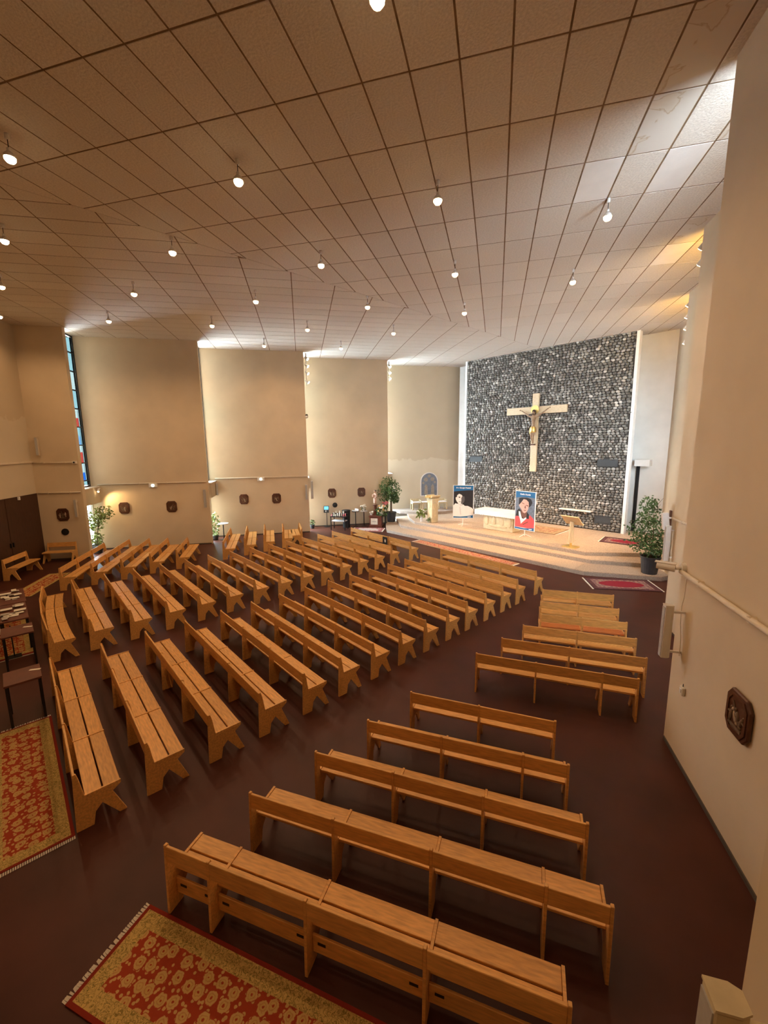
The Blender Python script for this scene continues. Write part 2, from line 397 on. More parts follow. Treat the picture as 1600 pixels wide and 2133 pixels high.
newset = {best_tile(t) for t in NEW}; stainset = {best_tile(t) for t in STAIN}-newset
for idx, (size, cs, c, px) in enumerate(tiles):
    if (nt_ < 298 and size > 0) or idx in newset or idx in stainset:
        mb = MB(); tile_geo(mb, cs, c)
        mt = M['tile_white'] if idx in newset else M['tile_stain'] if idx in stainset else M['tile']
        o = mb.build('tile', mt, ceil); o.location = (c[0], c[1], CZ); nt_ += 1
    else:
        m2 = MB(); tile_geo(m2, cs)
        rest.add([(a, b_, z+CZ) for a, b_, z in m2.v], m2.f)
o = rest.build('remaining_tiles', M['tile'], ceil); o['kind'] = 'stuff'

# ---- side wall panels, windows between them, lintels, sills
SILL, LINT = 2.83, 2.12
nwin = 0
for side in (-1, 1):
    nm = 'left' if side < 0 else 'right'
    for k in range(1, 6):
        Ln = PLEN if k < 5 else 1.62
        Ff = lambda s, off, z: panel_pt(side, k, s, off, z)
        c = [Ff(0, 0, 0), Ff(0, -PTH, 0), Ff(Ln, -PTH, 0), Ff(Ln, 0, 0)]
        if side > 0: c = c[::-1]
        mt = M['wall_patch'] if (k == 1 and side < 0) else M['wall']
        w = MB().prism([(p.x, p.y) for p in c][::-1], 0.0, CZ+0.02).build('wall_'+nm, mt)
        tag(w, 'tall beige plaster wall panel', kind='structure')
        # baseboard
        b0, b1 = (0.02, Ln)
        c = [Ff(b0, 0.0, 0), Ff(b1, 0.0, 0), Ff(b1, 0.015, 0), Ff(b0, 0.015, 0)]
        if side > 0: c = c[::-1]
        if k >= 2:
            w = MB().prism([(p.x, p.y) for p in c][::-1], 0.0, 0.055).build('baseboard_'+nm, M['base']); tag(w, kind='structure')
        if k == 5: continue
        if k == 4 and side > 0:      # no window here: the gap to the gallery is walled up
            c = [Ff(PLEN-0.2, 0, 0), Ff(PLEN, 0, 0), Ff(PLEN, GAP-PTH+0.01, 0), Ff(PLEN-0.2, GAP-PTH+0.01, 0)]
            w = MB().prism([(p.x, p.y) for p in c][::-1], 0, CZ+0.02).build('wall_right', M['wall']); tag(w, 'plain return wall beside the gallery', kind='structure')
            continue
        # window unit at the rear end of panel k, closing the gap to panel k+1
        Fw = lambda s, off, z: panel_pt(side, k, s, off, z)
        s0 = PLEN-0.02; wo = GAP-PTH+0.01
        nwin += 1
        win = bpy.data.objects.new('window_%d' % nwin, None); link(win); tag(win, 'tall narrow stained glass strip window between two wall panels', kind='structure')
        fr = MB()
        def bar(mb, s_a, s_b, o_a, o_b, z_a, z_b):
            c = [Fw(s_a, o_a, 0), Fw(s_b, o_a, 0), Fw(s_b, o_b, 0), Fw(s_a, o_b, 0)]
            if side > 0: c = c[::-1]
            mb.prism([(p.x, p.y) for p in c], z_a, z_b)
        bar(fr, s0-0.05, s0+0.05, -0.02, 0.05, SILL, CZ); bar(fr, s0-0.05, s0+0.05, wo-0.06, wo, SILL, CZ)
        bar(fr, s0-0.05, s0+0.05, 0.05, wo-0.06, CZ-0.06, CZ); bar(fr, s0-0.05, s0+0.05, 0.05, wo-0.06, SILL, SILL+0.05)
        fr.build('window_frame', M['steel'], win)
        zs = [SILL+0.05, 3.10]+[3.10+0.745*i for i in range(1, 8)]+[CZ-0.06]
        for q, z in enumerate(zs[1:-1]):
            bb = MB(); bar(bb, s0-0.03, s0+0.03, 0.05, wo-0.06, z-0.022, z+0.022); bb.build('glazing_bar', M['steel'], win)
        xs = [0.05, 0.45, 0.82, wo-0.06]
        for q in range(len(zs)-1):
            for r_ in range(3):
                gmat = GL[[0, 1, 2, 2, 1][rnd.randrange(5)]]
                if side > 0: gmat = GL[9 if (q >= 7 and k in (1, 2)) else [8, 10, 8][r_]]  # grey pane tints stand in for weaker daylight on the right side
                za, zb = zs[q]+0.02, zs[q+1]-0.02
                if k == 4 and side < 0 and r_ == 0: gmat = GL[[6, 7, 7, 6, 7, 6, 7, 6, 6][q]]      # tint darkened in this strip alone so the daylight behind does not clip
                if q in (1, 2, 3, 4) and k == 4 and side < 0 and r_ == 0:      # small coloured pieces in the lower panes
                    cut = za+(zb-za)*rnd.uniform(0.3, 0.7); om = xs[r_]+0.008+(xs[r_+1]-xs[r_]-0.016)*0.42
                    cg = GL[[3, 3, 4, 5, 4][q]]; cg2 = GL[[3, 5, 3, 4, 5][q]]
                    lo_half = rnd.random() < 0.5
                    for oa, ob, ya, yb, g_ in ((xs[r_]+0.008, om, za, cut, gmat), (om, xs[r_+1]-0.008, za, cut, cg), (xs[r_]+0.008, om, cut, zb, gmat), (om, xs[r_+1]-0.008, cut, zb, cg2 if lo_half else gmat)):
                        pn = MB(); bar(pn, s0-0.008, s0+0.008, oa, ob, ya, yb); pn.build('pane', g_, win)
                    continue
                pn = MB(); bar(pn, s0-0.008, s0+0.008, xs[r_]+0.008, xs[r_+1]-0.008, za, zb); pn.build('pane', gmat, win)
        mul = MB(); bar(mul, s0-0.012, s0+0.012, xs[1]-0.01, xs[1]+0.01, SILL+0.05, CZ-0.06); mul.build('lead_strip', M['steel'], win)
        mul = MB(); bar(mul, s0-0.012, s0+0.012, xs[2]-0.01, xs[2]+0.01, SILL+0.05, CZ-0.06); mul.build('lead_strip', M['steel'], win)
        # deep sill box with lintel
        lb = MB(); bar(lb, s0-0.37, s0+0.05, 0.0, wo, LINT, SILL-0.04); w = lb.build('trim_%d' % nwin, M['lintel']); tag(w, 'sand coloured lintel box under a strip window', kind='structure')
        lb = MB(); bar(lb, s0-0.40, s0+0.05, 0.0, wo, SILL-0.04, SILL); w = lb.build('window_sill', M['trim_white'], win)
        if side > 0:      # unseen infill added below the lintel to cut low daylight on this side
            lb = MB(); bar(lb, s0-0.1, s0+0.05, 0.0, wo, 0.0, LINT); w = lb.build('wall_right', M['wall']); tag(w, 'added plain infill under a lintel box, blocking daylight', kind='structure')
        # low clear window under the lintel
        lw = None if side > 0 else bpy.data.objects.new('window_%d_low' % nwin, None)
        if lw:
            link(lw); lw.name = 'window_%d' % (nwin+8); tag(lw, 'low clear window under the lintel box', kind='structure')
            fr = MB(); bar(fr, s0-0.04, s0+0.04, 0.0, 0.05, 0, LINT); bar(fr, s0-0.04, s0+0.04, wo-0.05, wo, 0, LINT); bar(fr, s0-0.04, s0+0.04, 0.05, wo-0.05, 0, 0.12); bar(fr, s0-0.04, s0+0.04, 0.05, wo-0.05, LINT-0.05, LINT)
            fr.build('window_frame', M['trim_white'], lw)
            pn = MB(); bar(pn, s0-0.006, s0+0.006, 0.05, wo-0.05, 0.12, LINT-0.05); pn.build('pane', M['glass_clear'] if side < 0 else GL[10], lw)
        # sky portals in the openings (guide daylight sampling only)
        d = panel_pt(side, k, 0, 0, 0)-panel_pt(side, k, 1, 0, 0)
        for z_a, z_b in ((SILL+0.05, CZ-0.06), (0.12, LINT-0.05))[:1 if side > 0 else 2]:
            ld = bpy.data.lights.new('window_daylight', 'AREA'); ld.shape = 'RECTANGLE'; ld.size = wo-0.1; ld.size_y = z_b-z_a
            ld.cycles.is_portal = True
            lo = bpy.data.objects.new('window_daylight', ld); link(lo); lo['kind'] = 'helper'
            lo.location = Fw(s0+0.07, wo/2, (z_a+z_b)/2)
            yv = Vector((0, 0, 1)); zv = -d.normalized(); xv = yv.cross(zv)
            lo.matrix_world = Matrix(((xv.x, yv.x, zv.x, lo.location.x), (xv.y, yv.y, zv.y, lo.location.y), (xv.z, yv.z, zv.z, lo.location.z), (0, 0, 0, 1)))

# ---- altar end: wall behind the stone slab
w = MB().box(-5.62, 5.62, 0.95, 1.15, 0, CZ+0.02).build('wall_altar', M['wall_white']); tag(w, 'white wall behind the pebble wall', kind='structure')
# back walls (the left one in view, the right one carries the gallery the camera stands on)
LB0 = Vector((-10.96, -19.02)); dirb = Vector((CT, -ST))   # runs from the corner towards the middle of the nave
e = LB0+dirb*9.6
pl = [(LB0.x-0.2*CT*0, LB0.y), (e.x, e.y), (e.x-ST*0.22, e.y-CT*0.22), (LB0.x-ST*0.22, LB0.y-CT*0.22)]
w = MB().prism(pl[::-1], 0, CZ+0.02).build('wall_back', M['wall_patch2']); tag(w, 'beige rear wall beside the brown doors', kind='structure')
RB0 = Vector((10.96, -19.02)); e2 = Vector((-e.x, e.y))
pr = [(RB0.x, RB0.y), (e2.x, e2.y), (e2.x+ST*0.22, e2.y-CT*0.22), (RB0.x+ST*0.22, RB0.y-CT*0.22)]
w = MB().prism(pr, 0, 2.40).build('wall_back', M['wall']); tag(w, 'low rear wall under the gallery', kind='structure')
w = MB().box(e.x-0.1, e2.x+0.1, e.y-0.22, e.y, 0, CZ+0.02).build('wall_rear', M['wall']); tag(w, 'rear wall of the nave', kind='structure')
gal = [(RB0.x, RB0.y-0.25), (e2.x, e2.y-0.25), (e2.x, e2.y-3.4), (RB0.x+3.2, RB0.y-6.5), (RB0.x+3.2, RB0.y-0.25)]
w = MB().prism(gal[::-1], 2.20, 2.40).build('gallery_floor', M['floor']); tag(w, 'gallery floor slab', kind='structure')
w = MB().box(-15.9, 15.9, -28.6, -28.4, 0, CZ+0.02).build('wall_outer_rear', M['wall']); tag(w, kind='structure')
w = MB().box(13.6, 13.8, -28.4, -19.2, 0, CZ+0.02).build('wall_gallery_side', M['wall']); tag(w, kind='structure')
p5 = panel_pt(1, 5, 1.62, 0, 0)
w = MB().box(p5.x-0.02, 13.7, p5.y-0.2, p5.y+0.0, 0, CZ+0.02).build('wall_gallery_front', M['wall']); tag(w, kind='structure')
p5 = panel_pt(-1, 5, 1.62, 0, 0)
w = MB().box(-14.2, p5.x+0.02, p5.y-0.3, p5.y, 0, CZ+0.02).build('wall_rear_left', M['wall']); tag(w, kind='structure')
w = MB().box(-14.4, -14.2, -28.4, p5.y, 0, CZ+0.02).build('wall_outer_left', M['wall']); tag(w, kind='structure')
# close the outer returns between the hindmost window and the rear corner
for side in (-1, 1):
    pa = panel_pt(side, 4, PLEN+0.03, -PTH, 0); pb = panel_pt(side, 5, 0.3, -PTH, 0)

# brown double door in the left rear wall
dr = bpy.data.objects.new('door_1', None); link(dr); tag(dr, 'dark brown double door in the rear left corner', kind='structure')
Md = Matrix(((CT, ST, 0, LB0.x), (-ST, CT, 0, LB0.y), (0, 0, 1, 0), (0, 0, 0, 1)))
for i, (a, b_) in enumerate(((0.04, 0.62), (0.64, 1.9), (1.92, 3.2))):
    lf = MB().box(a, b_, 0.0, 0.045 if i else 0.03, 0.01, 2.74, Md).build('door_leaf', M['wood_dark'], dr)
    if i: MB().box((a if i == 2 else b_-0.12)+0.03, (a if i == 2 else b_-0.12)+0.07, 0.045, 0.09, 1.0, 1.16, Md).build('handle', M['black'], lf)
tag(MB().box(1.18, 1.24, 0.05, 0.11, 2.62, 2.74, Md).build('door_sensor', M['white']), 'small white sensor at the top of the brown door', 'sensor')

# ---- pebble wall
sv0, sv1, su = -4.22, 4.25, -0.06
sw = MB().box(sv0, sv1, su, 0.18, 0.3, CZ+0.02).build('wall_stone', M['mortar']); tag(sw, 'tall dark wall faced with grey river pebbles behind the altar', kind='structure')
VENTS = [(3.06, 3.89, 3.42, 3.70), (-3.90, -3.10, 3.46, 3.72), (3.11, 3.77, 0.80, 1.14)]
def pebble_wall():
    r = np.random.default_rng(3)
    # unit pebble: low octa-sphere
    base = [(0, 0, 1), (0, 0, -1)]+[(math.cos(t)*c_, math.sin(t)*c_, h) for h, c_ in ((0.55, 0.83), (-0.55, 0.83)) for t in (i*math.pi/3.5+(0 if h > 0 else 0.45) for i in range(7))]
    base = np.array(base); fs = []
    for i in range(7):
        a, b_ = 2+i, 2+(i+1) % 7; c_, d_ = 9+i, 9+(i+1) % 7
        fs += [(0, a, b_), (1, d_, c_), (a, c_, b_), (b_, c_, d_)]
    fs = np.array(fs)
    vs_l, tri, tone = [], [], []; n = 0; z = 0.48
    while z < CZ-0.02:
        h = 0.104+0.022*r.random(); x = sv0+0.02*r.random()
        while x < sv1:
            wd = 0.115+0.10*r.random()
            cx = x+wd/2; cz = z+h/2+0.02*(r.random()-0.5)
            if cx < sv1-0.02 and not any(a-0.03 < cx < b_+0.03 and c_-0.03 < cz < d_+0.03 for a, b_, c_, d_ in VENTS):
                rot = (r.random()-0.5)*0.7; s = base*np.array([wd*0.54, h*0.60*(0.9+0.25*r.random()), 0.035+0.03*r.random()])
                ca, sa = math.cos(rot), math.sin(rot)
                X = cx+s[:, 0]*ca-s[:, 1]*sa; Zc = cz+s[:, 0]*sa+s[:, 1]*ca; Y = su-0.012-s[:, 2]
                vs_l.append(np.stack([X, Y, Zc], 1)); tri.append(fs+n); n += len(base)
                t = r.random(); tone.append(np.full(len(base), t))
            x += wd*0.99
        z += h*0.97
    vv = np.concatenate(vs_l); ff = np.concatenate(tri); tt = np.concatenate(tone)
    me = bpy.data.meshes.new('pebbles'); me.vertices.add(len(vv)); me.vertices.foreach_set('co', vv.ravel().astype(np.float32))
    me.loops.add(ff.size); me.loops.foreach_set('vertex_index', ff.ravel().astype(np.int32)); me.polygons.add(len(ff))
    me.polygons.foreach_set('loop_start', np.arange(0, ff.size, 3, dtype=np.int32)); me.polygons.foreach_set('loop_total', np.full(len(ff), 3, np.int32))
    me.polygons.foreach_set('use_smooth', np.ones(len(ff), bool))
    me.update(); me.validate()
    at = me.attributes.new('tone', 'FLOAT', 'POINT'); at.data.foreach_set('value', tt.astype(np.float32))
    m, nt, b = mat_new('river_pebbles', 0.5, 0.5)
    a_ = node(nt, 'ShaderNodeAttribute', attribute_name='tone')
    col = ramp(nt, a_.outputs['Fac'], [(0.0, (0.080, 0.077, 0.072)), (0.5, (0.165, 0.16, 0.148)), (0.85, (0.27, 0.262, 0.242)), (0.95, (0.38, 0.365, 0.34)), (1.0, (0.60, 0.58, 0.545))])
    nt.links.new(col, b.inputs['Base Color']); me.materials.append(m)
    o = bpy.data.objects.new('pebbles', me); link(o, sw); o['kind'] = 'stuff'; o['label'] = 'rows of rounded grey river pebbles'
pebble_wall()
for i, (a, b_, c_, d_) in enumerate(VENTS):
    vt = thing('wall_vent', ['dark grey vent grille high on the right of the pebble wall', 'grey vent grille high on the left of the pebble wall', 'dark grey vent grille low on the right of the pebble wall'][i], 'vent', (0, 0, 0), group='vents in the pebble wall')
    MB().box(a, b_, su-0.03, su+0.02, c_, d_).build('backing', M['vent'], vt)
    fr = MB()
    for q in ((a-0.02, b_+0.02, c_-0.02, c_), (a-0.02, b_+0.02, d_, d_+0.02), (a-0.02, a, c_, d_), (b_, b_+0.02, c_, d_)): fr.box(q[0], q[1], su-0.055, su, q[2], q[3])
    fr.build('frame', M['vent'], vt)
    for q in range(5):
        z = c_+(d_-c_)*(q+0.5)/5; MB().box(a, b_, su-0.045, su-0.03, z-0.012, z+0.012).build('slat', M['vent'], vt)
sh = thing('wall_shelf', 'pale stone shelf jutting from the pebble wall behind the lectern', 'shelf', (2.29, su-0.02, 1.35))
MB().box(-0.74, 0.74, -0.34, 0.0, -0.05, 0.0).build('board', M['trim_white'], sh, bevel=0.008); MB().box(-0.6, -0.54, -0.25, 0, -0.13, -0.05).build('bracket', M['vent'], sh); MB().box(0.54, 0.6, -0.25, 0, -0.13, -0.05).build('bracket', M['vent'], sh)
# white edge strips of the stone slab
t_ = MB().box(sv1, sv1+0.12, su-0.05, 0.2, 0.45, CZ).build('trim_20', M['trim_white']); tag(t_, 'white edge strip on the right of the pebble wall', kind='structure')
t_ = MB().box(sv0-0.10, sv0, su-0.03, 0.2, 0.45, CZ).build('trim_21', M['trim_white']); tag(t_, 'white edge strip on the left of the pebble wall', kind='structure')
t_ = MB().box(sv1+0.12, 4.95, 0.55, 0.95, 3.42, 3.70).build('trim_22', M['trim_white']); tag(t_, 'white beam over the sacristy opening', kind='structure')
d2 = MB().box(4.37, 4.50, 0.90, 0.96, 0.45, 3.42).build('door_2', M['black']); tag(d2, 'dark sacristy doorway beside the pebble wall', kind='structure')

# ---- altar platform: three tiers of stone slabs
plat = bpy.data.objects.new('altar_platform', None); link(plat); tag(plat, 'stepped stone altar platform', kind='structure')
def tier(poly, z0, z1, cuts, edge):
    inner = poly
    ed = MB().prism(poly, z0, z1-0.03); ed.build('riser', M['slab_edge'], plat)
    xs = [-20]+cuts[0]+[20]; ys = [-20]+cuts[1]+[20]; gp = 0.004
    for i in range(len(xs)-1):
        for j in range(len(ys)-1):
            c = clip(clip(clip(clip(inner, 1, 0, -xs[i]-gp), -1, 0, xs[i+1]-gp), 0, 1, -ys[j]-gp), 0, -1, ys[j+1]-gp)
            if len(c) >= 3:
                MB().prism(c, z1-0.03, z1).build('slab', M['slab'], plat, bevel=0.004)
def ccw(p):
    a = sum(p[i][0]*p[(i+1) % len(p)][1]-p[(i+1) % len(p)][0]*p[i][1] for i in range(len(p)))
    return p if a > 0 else p[::-1]
t1 = ccw([(-4.95, -5.72), (4.95, -5.85), (6.95, -4.72), (7.6, -3.2), (5.48, 0.94), (-5.48, 0.94), (-6.95, -3.62), (-6.12, -4.70)])
t2 = ccw([(-4.8, -4.86), (4.75, -4.78), (6.3, -3.95), (6.9, -2.6), (5.48, 0.94), (-5.48, 0.94), (-6.75, -3.35), (-6.0, -3.95)])
t3 = ccw([(-4.4, -4.22), (4.4, -4.38), (5.95, -3.1), (6.2, -1.5), (5.48, 0.94), (-5.48, 0.94), (-6.9, -2.2), (-5.5, -3.5)])
tier(t1, 0.0, 0.15, ([-4.3, -1.9, 0.4, 2.6, 4.6], [-4.5]), 0)
tier(t2, 0.15, 0.30, ([-4.0, -1.6, 0.9, 3.2], [-3.9]), 0)
tier(t3, 0.30, 0.45, ([-3.6, -1.3, 1.1, 3.4], [-2.3, -0.9]), 0)
dais = ccw([(-7.55, -2.75), (-6.75, -2.95), (-5.5, -2.35), (-4.75, -1.2), (-4.6, 0.1), (-5.42, 0.94)])
MB().prism(dais, 0.45, 0.60).build('side_dais', M['slab_edge'], plat)

# ---- pipes and baseboard conduits on the walls
def wall_pipe(side, k, s0, s1, z, r=0.028, label=''):
    t = thing('wall_pipe', label, 'pipe', panel_pt(side, k, s0, 0.0, z))
    a = panel_pt(side, k, s0, 0.045, z)-t.location; b_ = panel_pt(side, k, s1, 0.045, z)-t.location
    MB().tube(a, b_, r, n=8).build('pipe', M['pipe'], t, smooth=True)
    n = max(2, int(abs(s1-s0)/1.1))
    for i in range(n):
        s = s0+(s1-s0)*(i+0.5)/n
        p = panel_pt(side, k, s, 0.0, z)-t.location; q = panel_pt(side, k, s, 0.07, z)-t.location
        MB().tube(p, q, r*1.25, n=6).build('clip', M['pipe'], t)
wall_pipe(-1, 4, 0.05, 4.5, 2.90, label='cream pipe along the wall panel with two plaques near the leafy corner')
wall_pipe(-1, 3, 0.05, 4.5, 2.92, label='cream pipe along the second left wall panel above two plaques')
wall_pipe(-1, 5, 0.05, 1.55, 2.74, label='lower cream pipe on the leftmost wall panel, above the single plaque')
wall_pipe(-1, 5, 0.1, 1.55, 3.92, 0.022, label='upper thin cream pipe on the leftmost wall panel')
wall_pipe(1, 4, 0.1, 4.6, 2.68, 0.034, label='cream pipe along the near right wall above the octagonal plaque')
wall_pipe(1, 3, 0.02, 4.6, 2.69, label='short visible cream pipe on the farther right wall panel')
# pipe on the rear wall over the brown doors
t = thing('wall_pipe', 'cream pipe on the rear wall high above the brown doors', 'pipe', (LB0.x, LB0.y, 3.96))
MB().box(0.03, 3.4, 0.0, 0.06, -0.03, 0.03, Matrix(((CT, ST, 0, 0), (-ST, CT, 0, 0), (0, 0, 1, 0), (0, 0, 0, 1)))).build('pipe', M['pipe'], t)

# ------------------------------------------------------------------ pendant lamps
lamp_n = 0
def lamp(u, v, label):
    t = thing('pendant_lamp', label, 'lamp', (v, u, CZ), group='pendant lamps on the ceiling')
    MB().lathe([(0.03, -0.075), (0.034, -0.07), (0.034, -0.004), (0.03, 0.0)], 10).build('canopy', M['white'], t, smooth=True)
    MB().tube((0, 0, -0.20), (0, 0, -0.07), 0.006, n=5).build('cord', M['black'], t)
    MB().lathe([(0.022, -0.235), (0.028, -0.23), (0.028, -0.19), (0.012, -0.18)], 8).build('socket', M['white'], t, smooth=True)
    MB().lathe([(0.078, -0.312), (0.080, -0.305), (0.068, -0.27), (0.030, -0.232)], 10).build('reflector', M['white'], t, smooth=True)
    MB().lathe([(0.015, -0.385), (0.050, -0.372), (0.074, -0.338), (0.075, -0.313)], 10).build('bulb', M['bulb'], t, smooth=True)
    ld = bpy.data.lights.new('lamp_light', 'SPOT'); ld.energy = LAMP_W; ld.color = WARM; ld.shadow_soft_size = 0.06; ld.spot_size = math.radians(165); ld.spot_blend = 0.5
    lo = bpy.data.objects.new('lamp_light', ld); link(lo, t); lo.location = (0, 0, -0.43)
rowsu = [(-19.42, [-8.5, -5.1, -1.75, 1.6, 5.0, 8.4]), (-16.72, [-6.85, -3.43, -0.05, 3.3]), (-16.93, [6.85]), (-13.92, [-5.15, -1.8, 1.55, 5.1]), (-11.11, [-6.75, -3.4, -0.02, 3.33, 6.9]), (-8.34, [-5.0, -1.7, 1.6, 5.09])]
ORD = ['first', 'second', 'third', 'fourth', 'fifth', 'sixth', 'seventh', 'eighth', 'ninth', 'tenth', 'eleventh', 'twelfth', 'thirteenth', 'fourteenth', 'fifteenth']
NEARLAMP = 'lone bulb at the very top edge of the picture, nearest the camera'
for ri, (u, vsx) in enumerate([(u_, v_) for u_, v_ in rowsu[::-1] if len(v_) > 1]):
    for li, v in enumerate(vsx):
        lamp(u, v, '%s bulb from the left in the %s crosswise lamp row from the altar' % (ORD[li], ORD[ri]))

lamp(-16.93, 6.85, NEARLAMP)
# altar spotlight clusters at the top of the panel edges
def spots(side, k, label, zs=(8.72, 8.38, 8.04, 7.62)):
    t = thing('spotlight_rail', label, 'spotlight', panel_pt(side, k, -0.12, -0.10, 0), group='altar spotlight rails')
    MB().box(-0.02, 0.02, -0.02, 0.02, zs[-1]-0.2, 8.95).build('rail', M['white'], t)
    tgt = Vector((0.6 if side < 0 else 1.8, -3.2, 0.5))
    for i, z in enumerate(zs):
        o = Vector((0, 0, z)); d = (tgt+Vector((side*(i-1.5)*1.1, 0.5*(i % 2), 0))-(t.location+o)).normalized()
        hd = MB().tube(o-d*0.06, o+d*0.12, 0.05, 0.075, n=10).build('spot_head', M['white'], t, smooth=False)
        ln = MB().tube(o+d*0.121, o+d*0.126, 0.068, n=10).build('lens', M['spot_lens'], hd)
        ld = bpy.data.lights.new('spot_light', 'SPOT'); ld.energy = SPOT_W; ld.color = SPOTC; ld.shadow_soft_size = 0.06; ld.spot_size = math.radians(44); ld.spot_blend = 0.5
        lo = bpy.data.objects.new('spot_light', ld); link(lo, t); lo.location = o+d*0.15; lo.rotation_euler = d.to_track_quat('-Z', 'Y').to_euler()
spots(-1, 3, 'vertical rail of lit spotlights at the top of the third left panel edge')
spots(-1, 2, 'vertical rail of lit spotlights on the left panel edge nearest the altar', (8.72, 8.4, 8.1))
spots(1, 2, 'vertical rail of lit spotlights on the right panel edge nearest the altar')
spots(1, 3, 'vertical rail of lit spotlights on the second right panel edge', (8.72, 8.4))

# ------------------------------------------------------------------ benches
RAIL_T = 0.74
SUPPORT = [(-0.01, 0.0), (0.165, 0.0), (0.195, 0.16), (0.27, 0.238), (0.43, 0.0), (0.51, 0.0), (0.385, 0.325), (0.475, 0.388), (0.475, 0.395), (0.115, 0.395), (0.075, 0.66), (0.055, 0.745), (0.02, 0.745), (0.005, 0.40)]
def bench(A, B, label, group, sup=None, mat=None, stretcher=False, bend=0.0, bev=0.0, seat_mat=None):
    """A, B: (u, v) of the rail's back edge, A on the left seen from behind. Local X along the bench, Y forward."""
    mat = mat or M['wood']
    a = V(*A); b_ = V(*B); d = b_-a; L = d.length
    t = thing('church_bench', label, 'bench', a, math.atan2(d.y, d.x), group)
    sup = sup or [L*i/3 for i in range(4)]
    sup = [s*L/sup[-1] for s in sup]
    def bt(o):
        if bend:
            for vt in o.data.vertices: vt.co.y += bend*((vt.co.x/L-0.62)/0.62)**2
        return o
    hw = 0.014
    for i, s in enumerate(sup):
        x = min(max(s, hw), L-hw)
        bt(MB().side(SUPPORT, x-hw, x+hw).build('support', mat, t, bevel=bev))
    for i in range(len(sup)-1):
        x0 = min(max(sup[i], hw), L-hw)+hw; x1 = min(max(sup[i+1], hw), L-hw)-hw
        bt(MB().side([(0.018, 0.565), (0.052, 0.565), (0.046, 0.735), (0.020, 0.735)], x0, x1).build('back_rail', mat, t, bevel=bev))
        if stretcher:
            bb = MB().box(x0, x1, 0.10, 0.122, 0.13, 0.31).build('stretcher', mat, t, bevel=bev)
            for sx in (x0+0.05, x1-0.13):
                MB().box(sx, sx+0.075, 0.096, 0.101, 0.225, 0.25).build('mortise', M['black'], bb)
        for y0, y1 in ((0.112, 0.282), (0.300, 0.472)):
            mb = MB(); n = 4 if bend else 1
            for q in range(n): mb.box(x0+(x1-x0)*q/n, x0+(x1-x0)*(q+1)/n, y0, y1, 0.395, 0.425)
            bt(mb.build('seat_plank', seat_mat or mat, t, bevel=bev))
    for i, s in enumerate(sup):
        x = min(max(s, 0.013), L-0.013)
        bt(MB().box(x-0.013, x+0.013, 0.108, 0.478, 0.395, 0.432).build('seat_batten', mat, t))
    return t
UNI = None
bu = [(-19.83, -19.91), (-19.05, -19.16), (-18.28, -18.36), (-17.50, -17.59), (-16.71, -16.80), (-15.96, -16.05), (-15.19, -15.27), (-14.43, -14.52), (-13.67, -13.75), (-12.90, -12.98), (-12.13, -12.24), (-11.35, -11.44), (-10.57, -10.65), (-9.79, -9.87), (-8.70, -8.79)]
for i, (ua, ub) in enumerate(bu):
    n = len(bu)-1-i
    bench((ua, 0.99), (ub, 4.69), '%s bench from the altar in the block just right of the centre aisle' % ORD[n], 'benches right of the centre aisle', bev=0.004 if i < 5 else 0)
cu = [(-19.71, -4.2, -19.79, -0.5), (-18.92, -4.28, -19.02, -0.55), (-18.12, -4.3, -18.24, -0.5), (-17.35, -4.3, -17.47, -0.5), (-16.58, -4.32, -16.71, -0.48), (-15.81, -4.3, -15.94, -0.5), (-15.05, -4.27, -15.15, -0.52), (-14.27, -4.27, -14.38, -0.5), (-13.5, -4.27, -13.61, -0.5), (-12.73, -4.3, -12.86, -0.48), (-11.97, -4.27, -12.08, -0.5), (-11.19, -4.32, -11.27, -0.55), (-10.39, -4.36, -10.48, -0.56), (-9.58, -4.43, -9.66, -0.6)]
for i, (ua, va, ub, vb) in enumerate(cu):
    n = len(cu)-i
    bench((ua, va), (ub, vb), '%s bench from the altar in the block just left of the centre aisle' % ORD[n], 'benches left of the centre aisle', bend=0.13 if i == 0 else 0, bev=0.004 if i < 3 else 0)
bench((-8.52, -4.42), (-8.64, -1.88), 'front bench left of the centre aisle, longer two part one', 'benches left of the centre aisle', sup=[0, 1.22, 2.54])
bench((-8.62, -1.82), (-8.70, -0.53), 'short single front bench at the centre aisle end of the left block', 'benches left of the centre aisle', sup=[0, 1.29])
rr = [((-19.39, 6.35), (-17.73, 9.52), [0, .52, 1.53, 2.56, 3.58]), ((-18.53, 6.34), (-16.87, 9.50), [0, 1.02, 2.04, 3.05, 3.57]), ((-17.66, 6.32), (-16.24, 9.06), [0, 1.02, 2.04, 3.07]),
      ((-16.8, 6.32), (-15.61, 8.6), [0, 1.04, 2.05, 2.57]), ((-15.89, 6.28), (-14.96, 8.14), [0, 1.04, 2.08]), ((-14.17, 6.29), (-13.0, 8.6), [0, 1.03, 2.06, 2.59]),
      ((-13.31, 6.29), (-12.17, 8.49), [0, 1.22, 2.47]), ((-12.48, 6.29), (-11.48, 8.13), [0, 1.04, 2.09]), ((-11.67, 6.27), (-10.80, 7.76), [0, .85, 1.7]), ((-10.95, 5.91), (-10.14, 7.39), [0, .84, 1.68]), ((-10.13, 5.56), (-9.29, 7.0), [0, .84, 1.68])]
RL = ['nearest bench below the camera, beside the lower patterned rug', 'second nearest slanted bench by the right wall, four sections long', 'third nearest slanted bench by the right wall, three sections long', 'fourth nearest slanted bench with a dark slot in its back rail end', 'two section slanted bench before the gap in the right hand rows', 'slanted bench just beyond the gap in the right hand rows', 'sixth slanted bench from the altar along the right wall, next after the gap bench', 'fourth slanted bench from the altar beside the right wall', 'slanted bench with a reddish seat, third from the altar beside the right wall', 'second slanted bench from the altar beside the right wall', 'foremost slanted bench on the right, nearest the small dark red rug']
